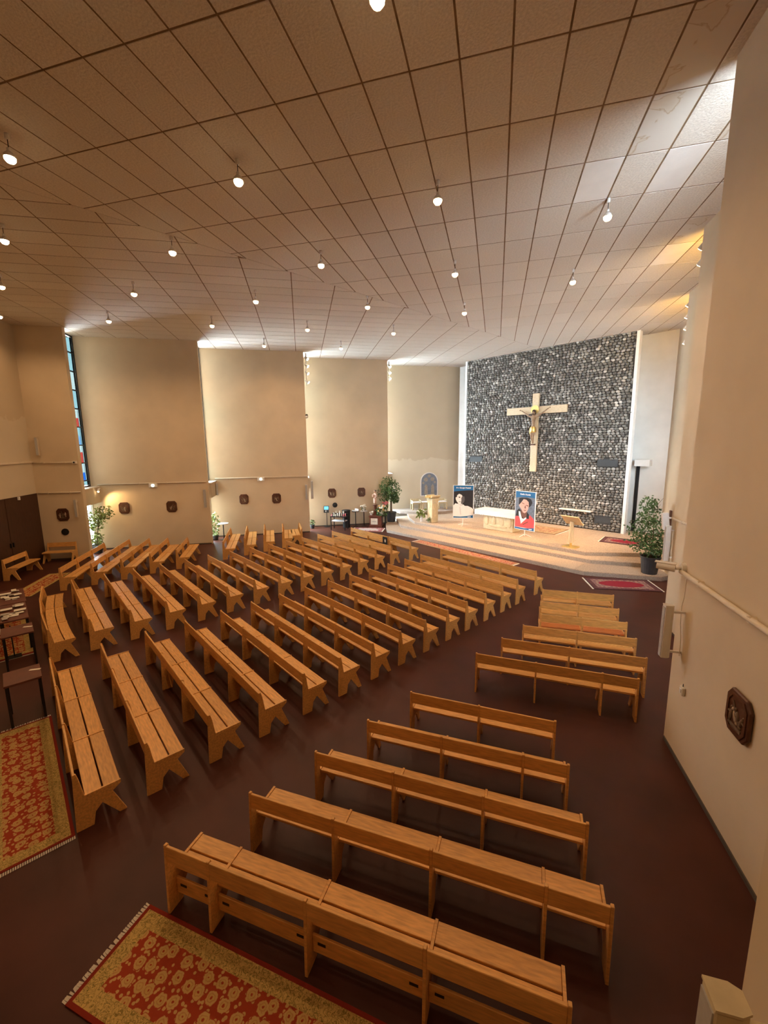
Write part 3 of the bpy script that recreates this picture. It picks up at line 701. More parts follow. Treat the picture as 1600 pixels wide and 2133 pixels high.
for i, (A, B, sp) in enumerate(rr):
    bench(A, B, RL[i], 'slanted benches along the right wall', sup=sp, seat_mat=M['wood_red'] if i == 8 else None, stretcher=(i == 0), bev=0.004 if i < 5 else 0)
dd = [((-17.32, -9.16), (-19.04, -6.0)), ((-16.43, -9.2), (-18.22, -5.95)), ((-15.79, -8.8), (-17.38, -5.9)), ((-15.22, -8.29), (-16.48, -5.94)), ((-14.6, -7.77), (-15.62, -5.86)),
      ((-12.47, -8.45), (-13.86, -5.90)), ((-11.69, -8.39), (-12.97, -5.90)), ((-10.94, -8.1), (-12.11, -5.88)), ((-10.25, -7.6), (-11.22, -5.88)), ]
DL = ['rearmost slanted bench of the far left group, nearest the dark rear corner', 'second slanted bench from the rear in the far left group', 'third slanted bench from the rear in the far left group', 'fourth slanted bench from the rear in the far left group', 'last and shortest slanted bench of the rear far left group',
      'rearmost slanted bench of the forward far left group, beside the small white table', 'second slanted bench of the forward far left group', 'third slanted bench of the forward far left group', 'fourth slanted bench of the forward far left group, short']
for i, (A, B) in enumerate(dd):
    L = math.hypot(A[0]-B[0], A[1]-B[1]); n = max(2, round(L/1.2))
    bench(A, B, DL[i], 'slanted benches along the left wall', sup=[L*q/n for q in range(n+1)])
bench((-10.16, -5.86), (-9.46, -7.22), 'short bench turned backwards at the front of the far left group', 'slanted benches along the left wall', sup=[0, 1.5])
# benches against the rear left walls
p_, q_ = panel_pt(-1, 5, 1.45, 0.05, 0), panel_pt(-1, 5, 0.42, 0.05, 0)
def wall_bench(A, B, label):
    return bench(A, B, label, 'benches against the rear walls', sup=[0, 1])
wall_bench((q_.y, q_.x), (p_.y, p_.x), 'short bench standing against the leftmost wall panel under the plaque')
a_ = Md @ Vector((1.38, 0.10, 0)); b_ = Md @ Vector((2.65, 0.10, 0))
wall_bench((a_.y, a_.x), (b_.y, b_.x), 'shadowed pale bench in front of the brown double door')

# ------------------------------------------------------------------ rugs
def rug(o, ang, L, W, mat, label, fringe=True, z=0.0, group='patterned rugs'):
    t = thing('rug', label, 'rug', (o[1], o[0], z+0.001), ang, group)
    MB().box(0, L, 0, W, 0, 0.012).build('pile', mat, t)
    if fringe:
        for x0, x1 in ((-0.05, 0.0), (L, L+0.05)):
            mb = MB(); n = int(W/0.02)
            for i in range(n):
                y = W*(i+0.5)/n; j = rnd.uniform(-0.012, 0.012)
                mb.add([(x0, y-0.007+(j if x0 < 0 else 0), 0.002), (x1, y-0.007, 0.002), (x1, y+0.007, 0.008), (x0, y+0.007+(j if x0 < 0 else 0), 0.008)], [(0, 1, 2, 3)])
            o_ = mb.build('fringe', M['paper'], t); o_['kind'] = 'stuff'
    return t
RED, GOLD_, EDGE = (0.34, 0.052, 0.022), (0.56, 0.39, 0.14), (0.22, 0.026, 0.015)
MOT = (0.56, 0.36, 0.14)
R_run = rug_mat('red_gold_carpet', 3.0, 0.8, EDGE, GOLD_, RED, MOT)
a1 = math.atan2(-18.59+19.51, 8.01-6.16)
rug((-20.22, 6.51), a1, 3.0, 0.8, R_run, 'red and gold runner rug at the bottom edge, behind the nearest bench')
rug((-20.71, 1.71), math.radians(-0.5), 3.0, 0.8, R_run, 'red and gold runner rug at the left edge, beside the last centre bench')
rug((-20.72, -4.4), 0.0, 3.05, 0.78, R_run, 'red and gold runner rug lying under the paper covered tables')
rug((-19.14, -8.55), math.atan2(-0.96, 1.7), 2.5, 0.7, R_run, 'red and gold runner rug behind the rearmost far left bench')
R_or = rug_mat('oriental_dark_red', 1.95, 1.12, (0.05, 0.02, 0.025), (0.13, 0.055, 0.065), (0.20, 0.10, 0.10), (0.30, 0.20, 0.19), 0.03, 0.16, 8.0, medal=(0.24, 0.02, 0.035))
rug((-7.0, 5.72), math.atan2(1.15, 1.5), 1.95, 1.12, R_or, 'small dark red oriental rug with an oval centre before the right steps')
R_fr = rug_mat('pale_red_runner', 5.25, 0.62, (0.48, 0.33, 0.20), (0.45, 0.22, 0.14), (0.42, 0.10, 0.07), (0.52, 0.34, 0.22), 0.05, 0.13, 7.0)
rug((-6.33, -2.6), math.atan2(-0.30, 5.3), 5.25, 0.52, R_fr, 'long pale red runner along the foot of the altar steps')
R_pk = rug_mat('pink_rug', 1.6, 1.0, (0.45, 0.24, 0.22), (0.42, 0.16, 0.17), (0.36, 0.09, 0.11), (0.60, 0.50, 0.46), 0.04, 0.14, 4.0, medal=(0.60, 0.52, 0.48))
rug((-6.80, -6.52), math.atan2(0.9, 1.15), 1.6, 0.95, R_pk, 'small pink rug in front of the flower pedestal')
rug((-2.35, 4.15), math.radians(8), 1.6, 1.15, R_or, 'dark red rug lying on the platform at its right end', z=0.45)
R_al = rug_mat('altar_rug', 3.2, 1.5, (0.25, 0.12, 0.07), (0.55, 0.40, 0.26), (0.36, 0.16, 0.10), (0.55, 0.40, 0.26), 0.06, 0.25, 5.0)
rug((-2.35, -0.9), 0.0, 3.2, 1.5, R_al, 'brown bordered rug on the platform behind the altar table', z=0.45)

# ------------------------------------------------------------------ tables at the left edge
def small_table(u0, u1, v0, v1, h, mat, label, group=None):
    cx, cy = (v0+v1)/2, (u0+u1)/2; w, d = (v1-v0)/2, (u1-u0)/2
    t = thing('side_table', label, 'table', (cx, cy, 0), 0, group)
    MB().box(-w, w, -d, d, h-0.035, h).build('table_top', mat, t, bevel=0.004)
    ap = MB(); ap.box(-w+0.03, w-0.03, -d+0.03, -d+0.045, h-0.10, h-0.035).box(-w+0.03, w-0.03, d-0.045, d-0.03, h-0.10, h-0.035)
    ap.build('apron', M['black'], t)
    for sx in (-1, 1):
        for sy in (-1, 1):
            x, y = sx*(w-0.03), sy*(d-0.03)
            MB().box(x-0.018, x+0.018, y-0.018, y+0.018, 0, h-0.035).build('leg', M['black'], t)
    return t
small_table(-20.43, -19.95, 1.14, 1.70, 0.75, M['wood_table'], 'dark red small table beside the rug at the left edge', 'dark red small tables')
small_table(-20.43, -19.92, -1.25, -0.64, 0.75, M['wood_table'], 'dark red small table next to the paper covered tables', 'dark red small tables')
small_table(-20.45, -19.95, -2.96, -1.66, 0.75, M['wood_table'], 'nearer of the two tables covered with leaflets', 'leaflet tables')
small_table(-20.45, -19.93, -4.34, -3.02, 0.75, M['wood_table'], 'farther of the two tables covered with leaflets', 'leaflet tables')
for i in range(26):
    far = i % 2
    v0 = (-4.26 if far else -2.88)+rnd.random()*1.0; u0 = -20.42+rnd.random()*0.28
    w, d = rnd.choice([(0.15, 0.21), (0.21, 0.10), (0.11, 0.15)])
    z = 0.7505+0.0022*i
    lf = MB().box(0, w, 0, d, 0, 0.002).build('leaflet', M['paper'] if i % 3 else M['paper_grey'])
    lf.location = (v0, u0, z); lf.rotation_euler = (0, 0, rnd.uniform(-0.15, 0.15))
    tag(lf, 'leaflet lying on the %s leaflet table' % ('farther' if far else 'nearer'), 'leaflet', 'leaflets on the %s table' % ('farther' if far else 'nearer'))
for u_, v_, lab in ((-20.08, 1.30, 'small white slip on the table beside the left rug'), (-20.06, -1.05, 'small white slip on the table next to the leaflets')):
    lf = MB().box(0, 0.05, 0, 0.16, 0, 0.004).build('paper_slip', M['paper']); lf.location = (v_, u_, 0.7505); lf.rotation_euler = (0, 0, -0.5); tag(lf, lab, 'paper')
rk = thing('leaflet_holder', 'clear leaflet holder leaning at the end of the leaflet tables', 'holder', (-1.42, -20.28, 0.0))
MB().box(-0.1, 0.1, -0.12, 0.12, 0, 0.02).build('foot', M['black'], rk); MB().tube((0, 0, 0.02), (0, 0, 0.72), 0.012, n=6).build('post', M['black'], rk); MB().box(-0.11, 0.11, -0.01, 0.01, 0.60, 0.92, Matrix.Rotation(0.25, 4, 'X')).build('frame', M['paper'], rk)

# ------------------------------------------------------------------ wall plaques (octagonal carved stations)
def oct_poly(w, h, c=0.3):
    a, b_ = w/2, h/2; cx, cz = a*c*1.2, b_*c*1.3
    return [(-a, -b_+cz), (-a+cx, -b_), (a-cx, -b_), (a, -b_+cz), (a, b_-cz), (a-cx, b_), (-a+cx, b_), (-a, b_-cz)]
plq_i = 0
def plaque(side, k, s, z, label):
    global plq_i; plq_i += 1; r = random.Random(plq_i)
    t = thing('carved_plaque', label, 'plaque', (0, 0, 0), group='carved wall plaques'); t.matrix_world = panel_frame(side, k, s, 0.0, z)
    Rm = Matrix.Rotation(math.radians(90), 4, 'X')      # poly xy -> xz, extrude towards -y (room)
    MB().prism(oct_poly(0.44, 0.50), 0.004, 0.045, Rm).build('board', M['plaque'], t, bevel=0.012)
    ring = MB()
    pl = oct_poly(0.36, 0.42); pi_ = oct_poly(0.30, 0.36)
    for i in range(8):
        j = (i+1) % 8; ring.prism([pl[i], pl[j], pi_[j], pi_[i]], 0.04, 0.056, Rm)
    ring.build('rim', M['plaque'], t)
    for q in range(4):
        cx = -0.09+0.06*q+r.uniform(-0.015, 0.015); hh = r.uniform(0.055, 0.09); cz = r.uniform(-0.07, 0.01); tl = r.uniform(-0.5, 0.5)
        Mr = Matrix.Translation((cx, -0.046, cz)) @ Matrix.Rotation(tl, 4, 'Y')
        body = MB()
        b0 = MB().ball((0, 0, 0), 0.026, 0.016, hh, 7, 6).ball((r.uniform(-0.015, 0.015), -0.004, hh+0.012), 0.016, 0.014, 0.02, 7, 5).ball((r.choice((-0.03, 0.03)), -0.004, hh*0.35), 0.032, 0.012, 0.012, 6, 5).ball((0.012, 0, -hh*0.9), 0.030, 0.013, 0.02, 6, 5)
        body.add(b0.v, b0.f, Mr)
        body.build('relief_figure', M['relief'] if (q+plq_i) % 3 == 0 else M['relief_dark'], t, smooth=True)
    MB().box(-0.012, 0.012, -0.052, -0.042, -0.13, 0.15, Matrix.Rotation(r.uniform(-0.7, 0.7), 4, 'Y')).build('relief_beam', M['relief_dark'], t)
    MB().box(-0.11, 0.11, -0.055, -0.04, -0.155, -0.125).build('relief_ground', M['relief_dark'], t)
plaque(-1, 4, 3.55, 1.83, 'octagonal carved plaque above the leafy plant, lit by the warm lamp')
plaque(-1, 4, 1.6, 1.82, 'octagonal carved plaque at the middle of the wall right of the leafy plant')
plaque(-1, 5, 0.79, 1.85, 'dark octagonal carved plaque on the leftmost wall panel')
plaque(-1, 3, 3.2, 1.85, 'octagonal carved plaque over the far benches, left one of its panel')
plaque(-1, 3, 1.62, 1.84, 'octagonal carved plaque over the far benches, right one of its panel')
plaque(-1, 2, 3.2, 1.85, 'octagonal carved plaque above the information stand')
plaque(-1, 2, 1.55, 1.85, 'octagonal carved plaque left of the big potted ficus')
plaque(1, 4, 1.77, 1.59, 'large octagonal carved plaque on the near right wall')
plaque(1, 3, 1.6, 1.7, 'carved plaque seen edge on beyond the right panel corner')
for side, k, s, z, lab in ((-1, 5, 0.80, 1.14, 'black round disc on the leftmost wall panel below its plaque'), (-1, 2, 3.05, 1.17, 'black round disc on the wall above the candle stand')):
    t = thing('wall_disc', lab, 'vent', (0, 0, 0)); t.matrix_world = panel_frame(side, k, s, 0, z)
    MB().tube((0, -0.03, 0), (0, 0, 0), 0.13, 0.14, n=18).build('cover', M['black'], t); MB().tube((0, -0.045, 0), (0, -0.03, 0), 0.06, 0.07, n=14).build('knob', M['black'], t)

# column loudspeakers on the panel edges
def speaker(side, k, s, off, z0, z1, label, rz=0.0, mat=None, big=False):
    t = thing('column_loudspeaker', label, 'loudspeaker', (0, 0, 0), group='column loudspeakers'); t.matrix_world = panel_frame(side, k, s, off, 0) @ Matrix.Rotation(rz, 4, 'Z')
    mt = mat or M['white']
    k_ = 0.74 if big else 0.72
    poly = [(x*k_, y*k_) for x, y in [(-0.07, -0.09), (0.07, -0.09), (0.07, 0.02), (0.045, 0.07), (-0.045, 0.07), (-0.07, 0.02)]]
    MB().prism(poly, z0, z1).build('cabinet', mt, t, bevel=0.006)
    MB().box(-0.058*k_, 0.058*k_, -0.098*k_, -0.088*k_, z0+0.02, z1-0.02).build('grille', M['grille'], t)
    for zz in (z1-0.09, z0+0.09): MB().box(-0.012, 0.012, 0.06*k_, max(0.07, off-0.005) if rz == 0 else 0.06+off, zz-0.015, zz+0.015).build('bracket', mt, t)
    cap = MB().prism([(x*1.03, y*1.03) for x, y in poly], z1, z1+0.012).build('end_cap', mt, t)
    return t
speaker(-1, 4, 0.14, 0.14, 1.74, 2.54, 'slim grey loudspeaker on the wall edge right of the two plaques', mat=M['grille'])
speaker(-1, 5, 0.22, 0.16, 1.74, 2.46, 'slim beige loudspeaker on the leftmost wall panel edge', mat=M['lintel'])
speaker(-1, 3, 0.12, 0.14, 1.74, 2.48, 'slim grey loudspeaker on the panel edge beside the information stand', mat=M['grille'])
speaker(-1, 3, -0.16, -0.10, 1.74, 2.66, 'slim white loudspeaker mounted round the corner beside the information stand', rz=0.5)
speaker(-1, 3, 4.42, 0.24, 2.12, 2.72, 'tilted loudspeaker hanging under the second left lintel', rz=0.6, mat=M['lintel'])
speaker(1, 4, 0.26, 0.20, 1.45, 2.22, 'white column loudspeaker on the near right wall edge')
speaker(1, 3, 0.10, 0.12, 1.66, 2.50, 'white column loudspeaker on the farther right wall edge')
speaker(1, 5, 0.37, 0.26, 1.60, 2.47, 'large cream loudspeaker at the lower right corner on a bracket', mat=M['lime'], big=True)
speaker(-1, 5, 1.3, 0.1, 4.2, 4.9, 'slim loudspeaker high on the leftmost wall panel', mat=M['lintel'])
# cable loop beside the near right speaker
t = thing('speaker_cable', 'thin pale cable hanging beside the near right loudspeaker', 'cable', (0, 0, 0)); t.matrix_world = panel_frame(1, 4, 0.28, 0.01, 0)
pts = [(-0.02, -0.02, 2.62), (-0.03, -0.02, 2.35), (-0.08, -0.02, 2.2), (-0.06, -0.02, 1.95), (0.0, -0.02, 1.75), (0.01, -0.02, 1.5)]
cb = MB()
for i in range(len(pts)-1): cb.tube(pts[i], pts[i+1], 0.005, n=5)
cb.build('cable', M['pipe'], t)
# white security camera on the near right edge
t = thing('security_camera', 'white cylindrical camera on a round bracket at the near right wall edge', 'camera', (0, 0, 0)); t.matrix_world = panel_frame(1, 4, 0.10, 0.0, 2.73)
MB().tube((0, 0, 0), (0, -0.05, 0), 0.075, 0.065, n=16).build('base', M['white'], t); MB().tube((0, -0.05, 0), (0.01, -0.12, -0.01), 0.02, n=8).build('arm', M['white'], t)
MB().tube((0.0, -0.12, -0.02), (-0.10, -0.32, -0.01), 0.045, 0.042, n=12).build('body', M['white'], t); MB().box(-0.05, 0.05, -0.36, -0.10, 0.035, 0.045, Matrix.Rotation(-0.45, 4, 'Z')).build('hood', M['white'], t)
t = thing('security_camera', 'white camera housing on the farther right panel edge by the ficus', 'camera', (0, 0, 0)); t.matrix_world = panel_frame(1, 3, 0.02, 0.0, 2.72)
MB().tube((0, 0, -0.03), (0, -0.16, -0.03), 0.02, n=8).build('arm', M['white'], t); MB().box(-0.05, 0.05, -0.26, -0.13, -0.28, 0.12, Matrix.Rotation(0.15, 4, 'X')).build('housing', M['white'], t)
# small switch on the near right wall
t = thing('wall_socket', 'small white switch box low on the near right wall', 'switch', (0, 0, 0)); t.matrix_world = panel_frame(1, 4, 0.48, 0.0, 1.08)
MB().box(-0.045, 0.045, -0.045, 0, -0.06, 0.06).build('case', M['white'], t, bevel=0.008); MB().box(-0.02, 0.02, -0.055, -0.045, -0.02, 0.03).build('rocker', M['white'], t); MB().tube((0, -0.02, 0.06), (0, -0.02, 0.10), 0.006, n=5).build('lead', M['black'], t)
# emergency lights on the left pipes
for k, s, z, lab in ((4, 2.28, 2.80, 'lit emergency light box on the wall right of the leafy plant'), (3, 2.33, 2.84, 'lit emergency light box above the two far left plaques')):
    t = thing('emergency_light', lab, 'light', (0, 0, 0)); t.matrix_world = panel_frame(-1, k, s, 0, z)
    MB().box(-0.17, 0.17, -0.09, 0, -0.09, 0.09).build('case', M['white'], t, bevel=0.01); MB().tube((0, -0.105, 0), (0, -0.09, 0), 0.06, n=14).build('lens', M['led'], t)
# alarm sensor on the edge of the panel by the window
t = thing('motion_sensor', 'small round sensor halfway up the window edge of the third left panel', 'sensor', (0, 0, 0)); t.matrix_world = panel_frame(-1, 3, -0.02, -0.1, 5.9)
MB().ball((0, -0.02, 0), 0.11, 0.10, 0.09, 10, 6).build('dome', M['white'], t, smooth=True); MB().tube((0, -0.02, 0.05), (0, -0.02, 0.12), 0.1, 0.08, n=10).build('cap', M['black'], t)
t = thing('motion_sensor', 'dark sensor at the end of the upper pipe on the leftmost wall panel', 'sensor', (0, 0, 0)); t.matrix_world = panel_frame(-1, 5, 0.12, 0, 3.92)
MB().box(-0.06, 0.06, -0.1, 0, -0.05, 0.05).build('case', M['trim_white'], t); MB().box(-0.03, 0.03, -0.11, -0.1, -0.03, 0.03).build('eye', M['black'], t)
# carved wall crucifix figure at the farther right panel
t = thing('wall_carving', 'dark carved figure on a bracket beyond the right panel edge, above the ficus pot', 'carving', (0, 0, 0)); t.matrix_world = panel_frame(1, 2, 0.35, 0.0, 1.85)
MB().box(-0.05, 0.05, -0.06, 0, -0.32, 0.42).build('back_board', M['plaque'], t, bevel=0.01); MB().box(-0.06, 0.06, -0.2, 0, -0.36, -0.32).build('bracket', M['plaque'], t)
MB().ball((0, -0.12, -0.06), 0.06, 0.06, 0.22, 10, 8).ball((0, -0.13, 0.2), 0.045, 0.045, 0.055, 10, 7).tube((0, -0.12, 0.06), (0, -0.28, 0.12), 0.03, 0.02, n=8).build('figure', M['plaque'], t, smooth=True)
# warm wall washer under the first lintel
t = thing('wall_washer', 'small lit spotlight under the first left lintel above the plant', 'spotlight', (0, 0, 0)); t.matrix_world = panel_frame(-1, 4, 4.35, 0.30, 2.72)
MB().tube((0, 0.1, 0.03), (0, -0.02, 0.0), 0.02, n=8).build('arm', M['white'], t); MB().tube((0, -0.02, 0.02), (0.0, -0.08, -0.09), 0.04, 0.055, n=12).build('shade', M['white'], t); MB().ball((0, -0.085, -0.10), 0.035, n=8, m=6).build('bulb', M['bulb'], t)
ld = bpy.data.lights.new('washer_light', 'SPOT'); ld.energy = 70; ld.color = SPOTC; ld.shadow_soft_size = 0.05; ld.spot_size = math.radians(110); ld.spot_blend = 0.6
lo = bpy.data.objects.new('washer_light', ld); link(lo, t); lo.location = (0.05, -0.10, -0.15); lo.rotation_euler = Vector((0.75, 0.25, -0.8)).to_track_quat('-Z', 'Y').to_euler()

# ------------------------------------------------------------------ cross and corpus
cr = thing('wall_cross', 'large pale wooden cross hanging on the pebble wall', 'cross', (0, -0.11, 0))
MB().box(-0.17, 0.17, -0.09, 0.0, 3.04, 6.88).build('upright', M['cross'], cr, bevel=0.006)
MB().box(-1.57, -0.171, -0.088, 0.0, 5.90, 6.25).build('arm', M['cross'], cr, bevel=0.006); MB().box(0.171, 1.57, -0.088, 0.0, 5.90, 6.25).build('arm', M['cross'], cr, bevel=0.006)
def skin(name, pts, edges, mat, parent, root=0, sub=2):
    me = bpy.data.meshes.new(name); me.from_pydata([p for p, r in pts], edges, []); me.materials.append(mat)
    o = bpy.data.objects.new(name, me); link(o, parent)
    sk = o.modifiers.new('skin', 'SKIN'); sk.use_smooth_shade = True
    for i, (p, r) in enumerate(pts):
        r = r if isinstance(r, tuple) else (r, r)
        me.skin_vertices[0].data[i].radius = r; me.skin_vertices[0].data[i].use_root = (i == root)
    sb = o.modifiers.new('sub', 'SUBSURF'); sb.levels = sub; sb.render_levels = sub
    return o
if True:
    cp = thing('crucifix_figure', 'carved crucified figure with a gold loincloth and halo on the cross', 'statue', (0, -0.30, 0))
    Y = -0.02
    P_ = [((-0.03, Y, 5.17), (0.095, 0.08)),      # 0 pelvis
          ((0.0, Y-0.01, 5.40), (0.085, 0.07)), ((0.0, Y-0.02, 5.62), (0.125, 0.085)), ((0.0, Y, 5.76), (0.09, 0.07)),   # belly chest upper
          ((0.01, Y-0.02, 5.84), 0.042), ((0.02, Y-0.05, 5.91), 0.06),                 # neck, jaw
          ((0.015, Y-0.04, 6.00), 0.075),                                          # skull
          ((-0.16, Y, 5.75), 0.052), ((-0.42, Y+0.02, 5.90), 0.036), ((-0.66, Y+0.05, 6.06), 0.024), ((-0.72, Y+0.05, 6.09), 0.026),
          ((0.16, Y, 5.75), 0.052), ((0.42, Y+0.02, 5.92), 0.036), ((0.66, Y+0.05, 6.10), 0.024), ((0.73, Y+0.05, 6.14), 0.026),
          ((-0.09, Y, 5.08), 0.078), ((-0.07, Y-0.06, 4.80), 0.055), ((-0.02, Y, 4.56), 0.034), ((0.0, Y-0.04, 4.45), 0.034),
          ((0.05, Y, 5.08), 0.078), ((0.04, Y-0.06, 4.80), 0.055), ((0.02, Y+0.02, 4.56), 0.034), ((0.02, Y-0.02, 4.45), 0.034)]
    E_ = [(0, 1), (1, 2), (2, 3), (3, 4), (4, 5), (5, 6), (3, 7), (7, 8), (8, 9), (9, 10), (3, 11), (11, 12), (12, 13), (13, 14), (0, 15), (15, 16), (16, 17), (17, 18), (0, 19), (19, 20), (20, 21), (21, 22)]
    skin('body', P_, E_, M['bronze'], cp)
    MB().ball((0.012, -0.045, 6.015), 0.088, 0.085, 0.085, 12, 8).ball((-0.055, -0.03, 5.93), 0.035, 0.04, 0.09, 8, 6).ball((0.085, -0.03, 5.93), 0.035, 0.04, 0.09, 8, 6).build('hair', M['hair'], cp, smooth=True)
    fc = MB().ball((0.018, -0.115, 5.945), 0.05, 0.035, 0.068, 12, 8).tube((0.018, -0.145, 5.955), (0.018, -0.158, 5.93), 0.006, 0.011, n=6).build('face', M['bronze'], cp, smooth=True)
    MB().ball((0.018, -0.125, 5.895), 0.036, 0.026, 0.03, 8, 6).build('beard', M['hair'], cp, smooth=True)
    for sx in (-0.002, 0.038): MB().ball((sx, -0.146, 5.963), 0.006, 0.004, 0.004, 6, 4).build('eye', M['hair'], cp)
    MB().tube((0.012, 0.03, 6.10), (0.012, 0.05, 6.10), 0.21, 0.21, n=28).build('halo', M['gold'], cp)
    MB().lathe([(0.125, 4.98), (0.155, 5.02), (0.15, 5.12), (0.135, 5.22), (0.118, 5.27), (0.09, 5.28)], 14, (-0.02, -0.02, 0)).ball((-0.15, -0.03, 5.05), 0.05, 0.05, 0.17, 8, 6).build('loincloth', M['gold'], cp, smooth=True)
    MB().box(-0.07, 0.10, -0.07, 0.10, 4.36, 4.43).build('foot_rest', M['plaque'], cp)
    for hx, hz in ((-0.76, 6.11), (0.77, 6.16)):
        hd = MB()
        for q in range(5): hd.tube((hx*0.965, 0.03, hz-0.01), (hx+math.copysign(0.045-0.008*abs(q-2), hx), 0.02-0.02*(q % 2), hz-0.035+0.018*q), 0.009, 0.007, n=5)
        hd.build('fingers', M['bronze'], cp, smooth=True)

# ------------------------------------------------------------------ altar, ambo, lectern, chairs, icon
al = thing('altar_table', 'pale carved limestone altar under a white cloth', 'altar', (-0.02, -2.92, 0.45))
MB().box(-0.78, 0.78, -0.34, 0.34, 0.0, 0.80).build('block', M['lime'], al, bevel=0.015)
MB().box(-0.88, 0.88, -0.40, 0.40, 0.80, 0.88).build('slab_top', M['lime'], al, bevel=0.01)
rl = MB()
for cx in (-0.6, -0.2, 0.2, 0.6): rl.ball((cx, -0.34, 0.42), 0.12, 0.03, 0.24, 10, 8).ball((cx, -0.345, 0.68), 0.055, 0.03, 0.06, 8, 6)
rl.ball((0.0, -0.34, 0.2), 0.5, 0.025, 0.08, 12, 6)
rl.build('relief', M['lime'], al, smooth=True)
acl = thing('altar_cloth', 'white linen cloth with a lace edge over the altar', 'tablecloth', (-0.02, -2.92, 1.33))
MB().box(-1.22, 1.22, -0.45, 0.45, 0.0, 0.03).build('top_cloth', M['cloth'], acl)
n = 48; mb = MB()
vs_ = []; fs = []
for i in range(n+1):
    x = -1.22+2.44*i/n; dz = -0.20-0.018*abs(math.sin(i*1.57)); y = -0.455-0.012*math.sin(i*1.1)
    vs_ += [(x, -0.452, 0.03), (x, y, dz)]
for i in range(n): fs.append((2*i, 2*i+1, 2*i+3, 2*i+2))
mb.add(vs_, fs).build('front_drop', M['cloth'], acl)
for x in (-1.221, 1.221): MB().box(x-0.004, x+0.004, -0.45, 0.45, -0.12, 0.03).build('side_drop', M['cloth'], acl)

am = thing('stone_ambo', 'cream stone ambo column with a basin shaped top', 'ambo', (-3.58, -3.72, 0.45), math.radians(-12))
MB().prism([(-0.20, -0.20), (0.20, -0.20), (0.20, 0.20), (-0.20, 0.20)], 0, 1.02).build('shaft', M['lime'], am, bevel=0.02)
MB().add([(-0.20, -0.2, 1.02), (0.20, -0.2, 1.02), (0.20, 0.2, 1.02), (-0.20, 0.2, 1.02), (-0.23, -0.23, 1.26), (0.23, -0.23, 1.26), (0.23, 0.23, 1.26), (-0.23, 0.23, 1.26)], [(3,2,1,0),(4,5,6,7),(0,1,5,4),(1,2,6,5),(2,3,7,6),(3,0,4,7)]).build('capital', M['lime'], am)
bs = []
for i in range(13):
    a = math.pi+math.pi*i/12; bs.append((0.29*math.cos(a), 1.42+0.17*math.sin(a)))
inn = [(0.23*math.cos(math.pi+math.pi*i/12), 1.42+0.11*math.sin(math.pi+math.pi*i/12)) for i in range(12, -1, -1)]
bm = MB(); pts = [(p[0], p[1]) for p in bs+inn]
nn = len(pts); 
fs = [(i, (i+1) % nn, nn+(i+1) % nn, nn+i) for i in range(nn)]
for i in range(12): fs += [(i, i+1, nn-2-i, nn-1-i)[::-1], (nn+i, nn+i+1, 2*nn-2-i, 2*nn-1-i)]
bm.add([(x, -0.28, z) for x, z in pts]+[(x, 0.28, z) for x, z in pts], fs).build('basin', M['lime'], am, smooth=False)
MB().box(-0.18, 0.18, -0.22, 0.20, 1.34, 1.38, Matrix.Rotation(0.12, 4, 'X')).build('book_rest', M['gold'], am)
rl = MB().ball((0, -0.2, 0.86), 0.07, 0.02, 0.11, 8, 6).ball((0.2, 0, 0.86), 0.02, 0.07, 0.11, 8, 6); rl.build('relief', M['lime'], am, smooth=True)

lc = thing('lectern', 'slender pale wood lectern with a slanted top on the right of the altar', 'lectern', (3.70, -4.02, 0.45), math.radians(-8))
MB().box(-0.26, 0.26, -0.20, 0.20, 0, 0.035).build('base_plate', M['gold'], lc, bevel=0.006)
MB().tube((0, 0, 0.035), (0, 0, 0.18), 0.045, 0.05, n=10).build('collar', M['gold'], lc)
MB().tube((0, 0, 0.18), (0, 0, 1.0), 0.105, 0.075, n=8).build('post', M['pale_wood'], lc)
MB().box(-0.36, 0.36, -0.27, 0.25, -0.02, 0.02, Matrix.Translation((0, 0, 1.06)) @ Matrix.Rotation(-0.72, 4, 'X') ).build('desk', M['pale_wood'], lc, bevel=0.006)
MB().box(-0.36, 0.36, 0.245, 0.27, -0.02, 0.06, Matrix.Translation((0, 0, 1.06)) @ Matrix.Rotation(-0.72, 4, 'X')).build('ledge', M['pale_wood'], lc)

def seat_chair(u, v, z, rz, w, label, back=True):
    t = thing('altar_chair', label, 'chair', (v, u, z), rz, 'cream seats on the side dais')
    for sx in (-1, 1):
        for sy in (-1, 1): MB().box(sx*(w/2-0.03)-0.04, sx*(w/2-0.03)+0.04, sy*0.2-0.025, sy*0.2+0.025, 0, 0.40).build('leg', M['lime'], t)
    MB().box(-w/2, w/2, -0.24, 0.24, 0.36, 0.43).build('seat', M['lime'], t, bevel=0.008); MB().box(-w/2+0.03, w/2-0.03, -0.22, 0.20, 0.43, 0.47).build('cushion', M['cloth'], t, bevel=0.012)
    if back:
        MB().box(-w/2, w/2, 0.19, 0.24, 0.43, 0.66, Matrix.Rotation(-0.12, 4, 'X')).build('backrest', M['lime'], t, bevel=0.01)
        for sx in (-1, 1): MB().box(sx*(w/2-0.025)-0.02, sx*(w/2-0.025)+0.02, -0.22, 0.2, 0.52, 0.56).build('armrest', M['lime'], t)
rzc = math.atan2(ST, CT)*0+math.radians(58)
seat_chair(-1.95, -6.38, 0.60, rzc, 0.55, 'cream chair on the side dais, left of the ambo')
seat_chair(-1.45, -6.10, 0.60, rzc, 0.45, 'low cream stool between the two side chairs', back=False)
seat_chair(-0.60, -5.52, 0.60, rzc, 0.55, 'cream chair on the side dais, right of the ambo')

